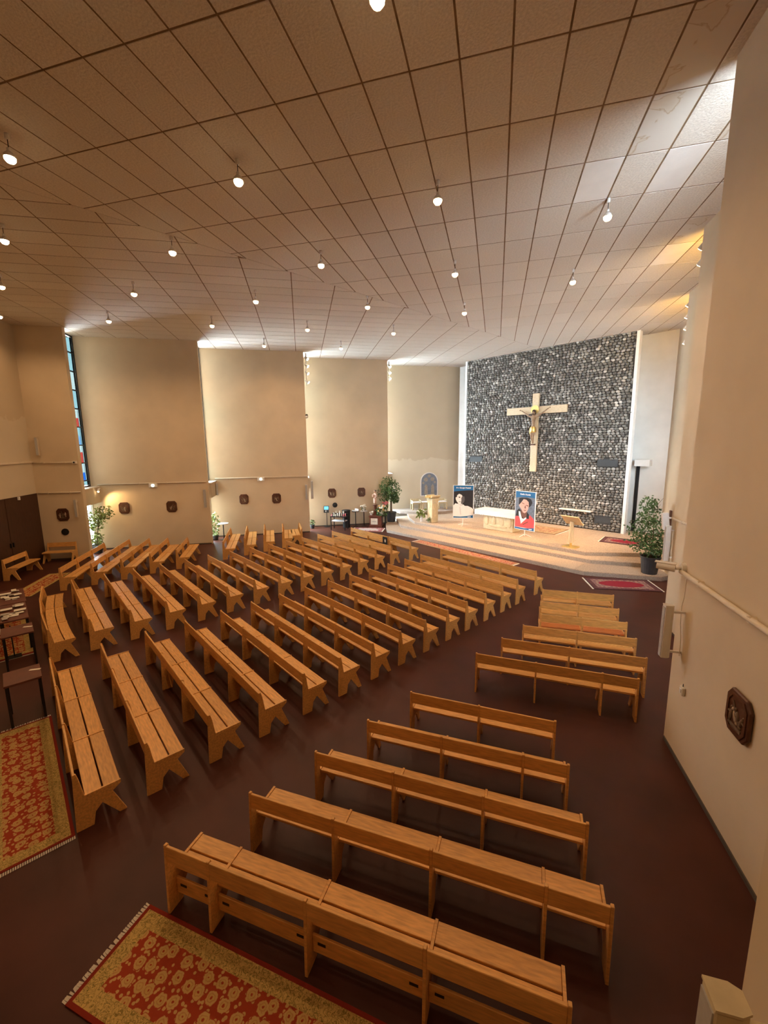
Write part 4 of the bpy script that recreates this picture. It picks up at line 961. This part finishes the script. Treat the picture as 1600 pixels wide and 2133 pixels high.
ic = thing('arched_icon', 'arched blue painted panel with pale figures on the altar side wall', 'painting', (0, 0, 0)); ic.matrix_world = panel_frame(-1, 1, 1.88, 0.0, 1.30)
Rm = Matrix.Rotation(math.radians(90), 4, 'X')
def arch(w, h, n=16): return [(-w, 0), (w, 0)]+[(w*math.cos(math.pi*i/n), h-w+w*math.sin(math.pi*i/n)) for i in range(n+1)]
MB().prism(arch(0.56, 1.46), 0.002, 0.03, Rm).build('frame', M['cloth'], ic)
MB().prism([(x, z+0.05) for x, z in arch(0.50, 1.36)], 0.03, 0.036, Rm).build('field', M['icon_blue'], ic)
for cx, w, h in ((-0.2, 0.11, 0.62), (0.22, 0.11, 0.62)):
    MB().prism([(cx-w, 0.12), (cx+w, 0.12), (cx+w*0.8, h), (cx, h+0.12), (cx-w*0.8, h)], 0.036, 0.039, Rm).build('painted_figure', M['icon_gold'], ic)
for cx, cz, r_ in ((-0.22, 1.02, 0.13), (0.2, 1.04, 0.13), (0.0, 1.24, 0.10), (0.36, 0.85, 0.07), (-0.38, 0.82, 0.07)):
    MB().tube((cx, -0.036, cz), (cx, -0.039, cz), r_, n=9).build('painted_cloud', M['icon_gold'], ic)

# ------------------------------------------------------------------ posters on stands
def poster(u, v, e, label, title, art, zb, H=1.65, W=1.0):
    ang = math.atan2(e[0], e[1])        # along local +X in church coords (v, u)
    t = thing('portrait_poster', label, 'poster', (v, u, 0.45), ang, 'portrait posters on stands')
    MB().tube((0, 0.05, 0.02), (0, 0.05, zb-0.45+0.3), 0.018, n=8).build('pole', M['trim_white'], t)
    ft = MB()
    for a in (0.3, 2.4, 4.5): ft.tube((0, 0.05, 0.10), (0.30*math.cos(a), 0.05+0.30*math.sin(a), 0.012), 0.013, n=6)
    ft.build('tripod_foot', M['trim_white'], t)
    z0 = zb-0.45
    MB().box(-W/2, W/2, -0.012, 0.02, z0, z0+H).build('board', M['ink_white'], t)
    lay = [0]
    def shape(name, pts, mat):
        lay[0] += 1; y0 = 0.012+0.0006*lay[0]
        poly = [(-W/2+0.025+(W-0.05)*x, z0+0.025+(H-0.05)*(1-y)) for x, y in pts]
        a = sum(poly[i][0]*poly[(i+1) % len(poly)][1]-poly[(i+1) % len(poly)][0]*poly[i][1] for i in range(len(poly)))
        if a < 0: poly = poly[::-1]
        MB().prism(poly, y0, y0+0.0005, Rm).build(name, M[mat], t)
    for nm, mt, pts in art: shape(nm, pts, mt)
    def text(s, x, y, size, mat):
        fc = bpy.data.curves.new('lettering', 'FONT'); fc.body = s; fc.size = size; fc.align_x = 'CENTER'; fc.extrude = 0.0004; fc.offset = 0.003
        tmp = bpy.data.objects.new('tmp', fc); COL.objects.link(tmp); me = bpy.data.meshes.new_from_object(tmp.evaluated_get(bpy.context.evaluated_depsgraph_get()))
        bpy.data.objects.remove(tmp); me.materials.clear(); me.materials.append(M[mat])
        fo = bpy.data.objects.new('lettering', me); link(fo, t); fo.rotation_euler = (math.radians(90), 0, 0); fo.location = (-W/2+W*x, -0.0135-0.0006*(lay[0]+1), z0+H*(1-y))
    text(title[0], 0.5, 0.10, title[1], 'ink_white')
    return t
ART1 = [('print_background', 'ink_black', [(0, 0.15), (1, 0.12), (1, 0.72), (0, 0.72)]),
        ('print_band', 'ink_blue', [(0, 0), (1, 0), (1, 0.14), (0.7, 0.145), (0.4, 0.16), (0, 0.185)]),
        ('print_shirt', 'ink_white', [(0, 0.62), (0.09, 0.55), (0.25, 0.57), (0.37, 0.63), (0.50, 0.585), (0.58, 0.63), (0.73, 0.63), (0.95, 0.69), (1, 0.75), (1, 0.95), (0, 0.95)]),
        ('print_neck', 'ink_lgrey', [(0.20, 0.50), (0.38, 0.53), (0.47, 0.58), (0.37, 0.64), (0.24, 0.57)]),
        ('print_face_shade', 'ink_grey', [(0.40, 0.33), (0.55, 0.31), (0.58, 0.44), (0.52, 0.53), (0.40, 0.575), (0.36, 0.5)]),
        ('print_face', 'ink_white', [(0.17, 0.30), (0.28, 0.25), (0.41, 0.29), (0.45, 0.325), (0.39, 0.39), (0.40, 0.45), (0.37, 0.56), (0.31, 0.58), (0.23, 0.545), (0.15, 0.48), (0.11, 0.42), (0.105, 0.365), (0.165, 0.355)]),
        ('print_hair', 'ink_black', [(0.10, 0.36), (0.13, 0.26), (0.26, 0.215), (0.42, 0.23), (0.56, 0.29), (0.57, 0.34), (0.45, 0.325), (0.41, 0.285), (0.28, 0.255), (0.18, 0.30), (0.165, 0.355)]),
        ('print_eye', 'ink_black', [(0.24, 0.345), (0.34, 0.345), (0.335, 0.38), (0.28, 0.375)]),
        ('print_mouth', 'ink_grey', [(0.27, 0.495), (0.37, 0.49), (0.37, 0.505), (0.28, 0.51)]),
        ('print_fold', 'ink_lgrey', [(0.30, 0.66), (0.36, 0.65), (0.40, 0.90), (0.35, 0.90)]),
        ('print_footer', 'ink_blue', [(0.0, 0.955), (0.36, 0.965), (0.7, 0.945), (1, 0.915), (1, 1), (0, 1)]),
        ('print_logo', 'ink_white', [(0.72, 0.965), (0.88, 0.955), (0.90, 0.975), (0.74, 0.985)])]
ART2 = [('print_background', 'ink_sea', [(0, 0.13), (1, 0.13), (1, 0.95), (0, 0.95)]),
        ('print_band', 'ink_blue', [(0, 0), (1, 0), (1, 0.15), (0.8, 0.135), (0.3, 0.14), (0, 0.175)]),
        ('print_shirt', 'ink_red', [(0, 0.70), (0.10, 0.655), (0.25, 0.68), (0.40, 0.74), (0.62, 0.69), (0.78, 0.60), (0.95, 0.68), (1, 0.74), (1, 0.95), (0, 0.95)]),
        ('print_collar', 'ink_black', [(0.04, 0.66), (0.08, 0.52), (0.20, 0.455), (0.30, 0.50), (0.62, 0.53), (0.72, 0.58), (0.73, 0.70), (0.64, 0.70), (0.44, 0.72), (0.22, 0.66)]),
        ('print_undershirt', 'ink_white', [(0.18, 0.53), (0.26, 0.53), (0.36, 0.70), (0.44, 0.72), (0.58, 0.66), (0.60, 0.70), (0.42, 0.80), (0.32, 0.86), (0.28, 0.76), (0.20, 0.64)]),
        ('print_neck', 'ink_skin_dark', [(0.26, 0.46), (0.40, 0.54), (0.62, 0.50), (0.60, 0.66), (0.44, 0.71), (0.36, 0.66)]),
        ('print_hair', 'ink_black', [(0.17, 0.33), (0.18, 0.18), (0.32, 0.155), (0.62, 0.15), (0.80, 0.18), (0.87, 0.26), (0.82, 0.34), (0.70, 0.40), (0.3, 0.40)]),
        ('print_face', 'ink_skin', [(0.19, 0.36), (0.30, 0.29), (0.42, 0.195), (0.56, 0.205), (0.68, 0.26), (0.70, 0.36), (0.66, 0.46), (0.60, 0.52), (0.50, 0.565), (0.40, 0.545), (0.31, 0.46), (0.20, 0.39)]),
        ('print_brow', 'ink_skin_dark', [(0.32, 0.285), (0.46, 0.31), (0.47, 0.33), (0.34, 0.305)]), ('print_brow', 'ink_skin_dark', [(0.55, 0.34), (0.68, 0.35), (0.67, 0.375), (0.56, 0.36)]),
        ('print_nose', 'ink_skin_dark', [(0.50, 0.36), (0.53, 0.36), (0.55, 0.44), (0.48, 0.43)]), ('print_mouth', 'ink_skin_dark', [(0.44, 0.48), (0.58, 0.475), (0.55, 0.495), (0.46, 0.497)]),
        ('print_strap', 'ink_skin_dark', [(0.42, 0.86), (0.68, 0.77), (0.69, 0.79), (0.44, 0.88)]),
        ('print_footer', 'ink_blue', [(0, 0.955), (0.5, 0.965), (1, 0.92), (1, 1), (0, 1)]), ('print_logo', 'ink_white', [(0.74, 0.965), (0.90, 0.955), (0.91, 0.975), (0.76, 0.985)])]
poster(-3.43, -1.87, (0.62, 0.785), 'black and white portrait poster on a stand left of the altar', ('Pier Giorgio Frassati', 0.085), ART1, 0.83)
poster(-3.60, 1.50, (-0.10, 0.995), 'colour portrait poster of a person in red on a stand right of the altar', ('Carlo Acutis', 0.10), ART2, 0.74, 1.70)

# ------------------------------------------------------------------ plants
def foliage(name, parent, blobs, n, size, mat, seed, droop=0.3):
    r = random.Random(seed); mb = MB()
    for i in range(n):
        c, rad = blobs[r.randrange(len(blobs))]
        while True:
            p = Vector((r.uniform(-1, 1), r.uniform(-1, 1), r.uniform(-1, 1)))
            if 0.25 < p.length < 1: break
        p = Vector((c[0]+p.x*rad[0], c[1]+p.y*rad[1], c[2]+p.z*rad[2]))
        d = Vector((r.uniform(-1, 1), r.uniform(-1, 1), r.uniform(-1, 0.5)-droop)).normalized(); s = d.orthogonal().normalized()
        s = (Matrix.Rotation(r.uniform(0, 6.28), 3, d) @ s); L = size*r.uniform(0.7, 1.3); w = L*0.26; nn_ = d.cross(s)
        m_ = p+d*L*0.5
        mb.add([p, m_+s*w+nn_*w*0.35, p+d*L, m_-s*w+nn_*w*0.35], [(0, 1, 2), (0, 2, 3)])
    o = mb.build(name, mat, parent); o['kind'] = 'stuff'; return o
def pot(parent, r0, r1, h):
    MB().lathe([(r0*0.96, 0), (r0, 0.01), (r1*0.97, h-0.06), (r1*1.05, h-0.06), (r1*1.05, h), (r1*0.94, h), (r1*0.92, h-0.05)], 22).build('pot', M['pot'], parent, smooth=False)
    MB().tube((0, 0, h-0.06), (0, 0, h-0.045), r1*0.93, n=16).build('soil', M['soil'], parent)
pR = thing('potted_ficus', 'bushy potted ficus in a dark pot at the right end of the steps', 'plant', (6.55, -4.55, 0.15))
pot(pR, 0.23, 0.29, 0.58)
br = MB().tube((0, 0, 0.5), (0.02, 0, 1.3), 0.028, 0.02, n=7).tube((0.02, 0, 1.3), (-0.05, 0, 2.4), 0.02, 0.006, n=6)
for i in range(14):
    z = 0.7+0.12*i; a = i*2.4; L = 0.5-0.022*i; br.tube((0.01, 0, z), (L*math.cos(a), L*math.sin(a), z+0.28), 0.010, 0.004, n=4)
br.build('trunk', M['bark'], pR)
foliage('foliage', pR, [((0, 0, 1.05), (0.50, 0.50, 0.42)), ((-0.08, 0, 0.95), (0.55, 0.55, 0.38)), ((-0.05, 0, 1.5), (0.52, 0.50, 0.38)), ((-0.28, 0.02, 1.5), (0.55, 0.5, 0.34)), ((-0.30, 0, 1.05), (0.45, 0.45, 0.36)), ((-0.1, 0, 1.95), (0.40, 0.36, 0.30)), ((-0.18, 0, 2.35), (0.30, 0.26, 0.26)), ((0.15, 0, 0.85), (0.28, 0.3, 0.36))], 1500, 0.105, M['leaf'], 5)
pL = thing('potted_ficus', 'tall potted ficus in a dark pot left of the altar steps', 'plant', (-6.42, -3.98, 0.15))
pot(pL, 0.22, 0.29, 0.56)
MB().tube((0, 0, 0.5), (0.0, 0.02, 1.3), 0.045, 0.035, n=7).tube((0, 0.02, 1.3), (-0.15, 0, 2.1), 0.03, 0.012, n=6).tube((0, 0.02, 1.2), (0.25, 0, 2.0), 0.025, 0.01, n=6).tube((-0.06, 0, 0.5), (-0.1, 0.05, 1.4), 0.02, 0.012, n=6).build('trunk', M['bark'], pL)
foliage('foliage', pL, [((-0.12, -0.05, 2.05), (0.55, 0.55, 0.52)), ((-0.42, -0.15, 1.65), (0.45, 0.45, 0.50)), ((0.10, 0.05, 1.85), (0.48, 0.48, 0.50)), ((-0.1, 0, 1.5), (0.5, 0.5, 0.4)), ((0.2, 0.1, 1.35), (0.25, 0.25, 0.3))], 1500, 0.115, M['leaf'], 6)
p4 = panel_pt(-1, 4, 4.55, 0.62, 0)
pC = thing('corner_plant', 'pale leafy plant in the window niche beside the leftmost wall panel', 'plant', p4)
pot(pC, 0.17, 0.22, 0.36)
MB().tube((0, 0, 0.3), (0.1, 0.1, 1.1), 0.025, 0.018, n=6).tube((0.1, 0.1, 1.1), (0.45, 0.3, 1.9), 0.018, 0.007, n=5).tube((0.1, 0.1, 1.0), (0.0, 0.2, 1.7), 0.014, 0.006, n=5).build('stem', M['bark'], pC)
foliage('foliage', pC, [((0.15, 0.1, 1.55), (0.50, 0.45, 0.42)), ((0.55, 0.3, 1.8), (0.42, 0.36, 0.28)), ((-0.05, 0.0, 1.35), (0.35, 0.35, 0.40)), ((0.0, 0, 0.62), (0.24, 0.26, 0.30))], 620, 0.13, M['leaf_light'], 8)
p3 = panel_pt(-1, 3, 4.55, 0.7, 0)
pD = thing('niche_plant', 'small pale plant in the second window niche by the white table', 'plant', p3)
pot(pD, 0.12, 0.15, 0.24)
MB().tube((0, 0, 0.2), (0, 0, 0.75), 0.012, n=5).build('stem', M['bark'], pD)
foliage('foliage', pD, [((0, 0, 0.75), (0.28, 0.28, 0.3)), ((0, 0, 0.4), (0.2, 0.2, 0.15)), ((0.05, 0, 1.1), (0.2, 0.2, 0.25))], 140, 0.15, M['leaf_light'], 9)
p2 = panel_pt(-1, 2, 4.35, 0.5, 0)
pE = thing('niche_plant', 'little grey potted plant at the wall foot beside the information stand', 'plant', p2)
pot(pE, 0.10, 0.13, 0.22); MB().tube((0, 0, 0.18), (0, 0, 0.4), 0.01, n=5).build('stem', M['bark'], pE); foliage('foliage', pE, [((0, 0, 0.36), (0.17, 0.17, 0.14))], 60, 0.1, M['leaf'], 10)
# small white table in the second niche
def pedestal_table(loc, h, r, label, topmat):
    t = thing('pedestal_table', label, 'table', loc)
    MB().tube((0, 0, h-0.025), (0, 0, h), r, n=18).build('table_top', topmat, t); MB().tube((0, 0, 0.02), (0, 0, h-0.025), 0.025, n=8).build('post', M['black'], t); MB().lathe([(r*0.75, 0), (r*0.75, 0.012), (0.04, 0.03)], 14).build('base', M['black'], t)
    return t
pedestal_table(panel_pt(-1, 3, 4.15, 0.72, 0), 0.80, 0.26, 'small round white table in the second window niche', M['white'])

# ------------------------------------------------------------------ devotional corner left of the steps
st = thing('information_stand', 'black stand with a blue lit tablet screen beside the left wall', 'stand', V(-6.98, -8.45, 0))
MB().lathe([(0.17, 0), (0.17, 0.015), (0.03, 0.03)], 14).build('base', M['black'], st); MB().tube((0, 0, 0.02), (0, 0, 0.85), 0.02, n=8).build('pole', M['black'], st)
Ms = Matrix.Translation((0, -0.02, 0.98)) @ Matrix.Rotation(math.radians(47), 4, 'Z') @ Matrix.Rotation(-0.25, 4, 'X')
sc = MB().box(-0.14, 0.14, -0.02, 0.02, -0.19, 0.19, Ms).build('screen_case', M['black'], st)
MB().box(-0.115, 0.115, -0.024, -0.021, -0.02, 0.16, Ms).build('screen', M['screen'], sc); MB().box(-0.05, 0.0, -0.024, -0.021, -0.14, -0.06, Ms).build('card_reader', M['white'], sc)
def flower_bunch(parent, c, r_, n, mats, seed):
    r = random.Random(seed)
    for i in range(n):
        a = r.uniform(0, 6.28); q = r_*math.sqrt(r.random()); z = c[2]+r.uniform(-0.5, 0.6)*r_
        MB().ball((c[0]+q*math.cos(a), c[1]+q*math.sin(a), z), 0.055*r.uniform(0.7, 1.3), None, 0.045, 7, 5).build('blossom', M[mats[i % len(mats)]], parent, smooth=True)
cs_ = thing('candle_stand', 'black iron candle table with white votive candles', 'candle stand', V(-6.95, -7.35, 0), math.radians(32))
MB().box(-0.42, 0.42, -0.26, 0.26, 0.70, 0.74).build('tray', M['black'], cs_)
for sx in (-1, 1):
    for sy in (-1, 1): MB().box(sx*0.39-0.02, sx*0.39+0.02, sy*0.23-0.02, sy*0.23+0.02, 0, 0.70).build('leg', M['black'], cs_)
MB().box(-0.38, 0.38, -0.22, 0.22, 0.46, 0.49).build('shelf', M['white'], cs_)
MB().box(-0.42, 0.42, 0.10, 0.26, 0.74, 0.86).build('upper_tray', M['black'], cs_)
for i in range(18):
    cx = -0.36+0.72*((i*7) % 18)/17; cy = -0.18+0.36*((i*5) % 18)/17; cy = min(cy, 0.06) if cy < 0.12 else max(cy, 0.15); zz = 0.86 if cy > 0.09 else 0.74
    cdl = MB().tube((0, 0, 0), (0, 0, 0.09+0.05*((i*3) % 4)/3), 0.028, n=8).build('votive_candle', M['petal_white'] if i % 5 else M['petal_pink']); cdl.location = cs_.matrix_basis @ Vector((cx, cy, zz)); tag(cdl, 'votive candle standing on the black candle table', 'candle', 'votive candles on the candle table')
bn = thing('waste_bin', 'tall black bin between the candle table and the flower tables', 'bin', V(-6.32, -7.55, 0))
MB().lathe([(0.19, 0), (0.22, 0.90), (0.24, 0.91), (0.24, 0.96), (0.20, 0.96)], 16).build('body', M['black'], bn); MB().tube((0, 0, 0.955), (0, 0, 0.975), 0.2, 0.18, n=16).build('lid', M['black'], bn)
for i, (u, v, lab) in enumerate(((-5.75, -7.45, 'black pedestal table holding a white tray, left of the flower pedestal'), (-5.35, -7.2, 'black pedestal table with white flowers beside the flower pedestal'))):
    t = pedestal_table(V(u, v, 0), 0.84, 0.21, lab, M['black'] if i == 0 else M['white'])
tr = thing('flower_tray', 'white tray on the left pedestal table', 'tray', V(-5.75, -7.45, 0.84)); MB().box(-0.16, 0.16, -0.11, 0.11, 0.0, 0.02).build('bottom', M['white'], tr); MB().box(-0.16, 0.16, 0.09, 0.11, 0.02, 0.13).build('back_edge', M['white'], tr); MB().box(-0.16, 0.16, -0.11, -0.09, 0.02, 0.07).build('front_edge', M['white'], tr)
fb = thing('flower_pot', 'white flowers on the right pedestal table', 'flowers', V(-5.35, -7.2, 0.84)); MB().lathe([(0.07, 0), (0.1, 0.12), (0.09, 0.12)], 12).build('pot', M['white'], fb); flower_bunch(fb, (0, 0, 0.24), 0.16, 12, ['petal_white'], 3); foliage('leaves', fb, [((0, 0, 0.16), (0.16, 0.16, 0.1))], 40, 0.1, M['leaf'], 12)
pd = thing('flower_pedestal', 'dark red wooden pedestal with a white notice on its front', 'pedestal', V(-5.05, -6.50, 0), math.radians(36))
MB().box(-0.36, 0.36, -0.28, 0.28, 0, 0.10).build('plinth', M['wood_table'], pd); MB().box(-0.33, 0.33, -0.25, 0.25, 0.10, 0.58).build('body', M['wood_table'], pd, bevel=0.01); MB().box(-0.37, 0.37, -0.29, 0.29, 0.58, 0.64).build('top', M['wood_table'], pd, bevel=0.01)
nt2 = MB().box(-0.26, 0.12, -0.262, -0.25, 0.16, 0.50).build('notice', M['paper'], pd); MB().box(-0.18, 0.04, -0.265, -0.262, 0.30, 0.34).build('printed_line', M['paper_grey'], nt2)
sm_ = thing('saint_statue', 'small painted statue of a robed standing person behind the flowers', 'statue', V(-5.02, -6.62, 0.64))
MB().lathe([(0.16, 0), (0.16, 0.03), (0.10, 0.06), (0.09, 0.5), (0.14, 0.54), (0.14, 0.58)], 14).build('column', M['wood_table'], sm_)
PS = [((0, 0, 0.60), (0.12, 0.10)), ((0, 0, 0.80), (0.10, 0.085)), ((0, 0, 1.02), (0.10, 0.075)), ((0, 0, 1.16), (0.085, 0.06)), ((0, 0, 1.22), 0.03), ((0, -0.01, 1.28), 0.048), ((0, 0, 1.34), 0.05),
      ((-0.10, 0, 1.14), 0.035), ((-0.14, -0.06, 1.0), 0.028), ((-0.05, -0.13, 1.02), 0.022), ((0.10, 0, 1.14), 0.035), ((0.15, -0.05, 1.0), 0.028), ((0.06, -0.12, 0.95), 0.022)]
skin('robed_body', PS, [(0, 1), (1, 2), (2, 3), (3, 4), (4, 5), (5, 6), (3, 7), (7, 8), (8, 9), (3, 10), (10, 11), (11, 12)], M['robe'], sm_)
MB().ball((0, -0.035, 1.30), 0.042, 0.035, 0.055, 10, 8).tube((0, -0.066, 1.305), (0, -0.075, 1.29), 0.005, 0.009, n=5).build('face', M['skin'], sm_, smooth=True); MB().ball((0, 0.005, 1.33), 0.058, 0.055, 0.06, 10, 8).build('hair', M['hair'], sm_, smooth=True)
for sx in (-0.015, 0.015): MB().ball((sx, -0.068, 1.315), 0.005, 0.004, 0.004, 6, 4).build('eye', M['hair'], sm_)
MB().ball((-0.05, -0.1, 1.06), 0.07, 0.05, 0.1, 8, 6).build('held_child', M['skin'], sm_, smooth=True)
bq = thing('flower_bouquet', 'large white and orange flower arrangement on the dark red pedestal', 'flowers', V(-4.92, -6.22, 0.64)); MB().lathe([(0.08, 0), (0.12, 0.2), (0.11, 0.2)], 12).build('vase', M['white'], bq); foliage('leaves', bq, [((0, 0, 0.3), (0.34, 0.34, 0.26)), ((0, 0, 0.1), (0.25, 0.25, 0.12))], 160, 0.16, M['leaf'], 13); flower_bunch(bq, (0, 0, 0.36), 0.30, 34, ['petal_white', 'petal_white', 'petal_orange'], 4)
bp_ = thing('flower_bouquet', 'pink flower bunch behind the white and orange flowers', 'flowers', V(-4.55, -6.30, 0.0)); MB().tube((0, 0, 0.0), (0, 0, 1.0), 0.05, 0.04, n=8).build('vase', M['pot'], bp_); foliage('leaves', bp_, [((0, 0, 1.1), (0.22, 0.22, 0.18))], 60, 0.14, M['leaf'], 14); flower_bunch(bp_, (0, 0, 1.25), 0.15, 12, ['petal_pink'], 5)
wf = thing('flower_bouquet', 'small white flower pot at the left of the dark red pedestal top', 'flowers', V(-5.22, -6.72, 0.64)); MB().lathe([(0.05, 0), (0.08, 0.1), (0.07, 0.1)], 10).build('pot', M['white'], wf); flower_bunch(wf, (0, 0, 0.14), 0.10, 8, ['petal_white'], 6)
av = thing('ambo_flowers', 'glass vase of pale flowers at the foot of the stone ambo', 'flowers', V(-4.00, -4.12, 0.45)); MB().lathe([(0.06, 0), (0.05, 0.1), (0.09, 0.3), (0.085, 0.3)], 12).build('vase', M['cloth'], av); foliage('leaves', av, [((0, 0, 0.48), (0.26, 0.26, 0.22))], 90, 0.17, M['leaf_light'], 15); flower_bunch(av, (0, 0, 0.55), 0.18, 10, ['petal_white'], 7)
ap2 = thing('ambo_flowers', 'small dark potted plant beside the ambo vase', 'flowers', V(-4.0, -3.6, 0.45)); MB().lathe([(0.07, 0), (0.09, 0.12), (0.08, 0.12)], 10).build('pot', M['grille'], ap2); foliage('leaves', ap2, [((0, 0, 0.2), (0.13, 0.13, 0.1))], 50, 0.1, M['leaf'], 16)
# small framed sign leaning on the front left bench
fs_ = thing('framed_sign', 'small black framed picture hung on the front left bench back', 'sign', (-1.93, -8.68, 0.0), math.radians(-2))
MB().box(-0.14, 0.14, -0.02, 0.0, 0.40, 0.72).build('frame', M['black'], fs_); MB().ball((0.02, -0.021, 0.56), 0.05, 0.004, 0.07, 8, 6).build('print', M['paper'], fs_)
bpy.context.view_layer.update()
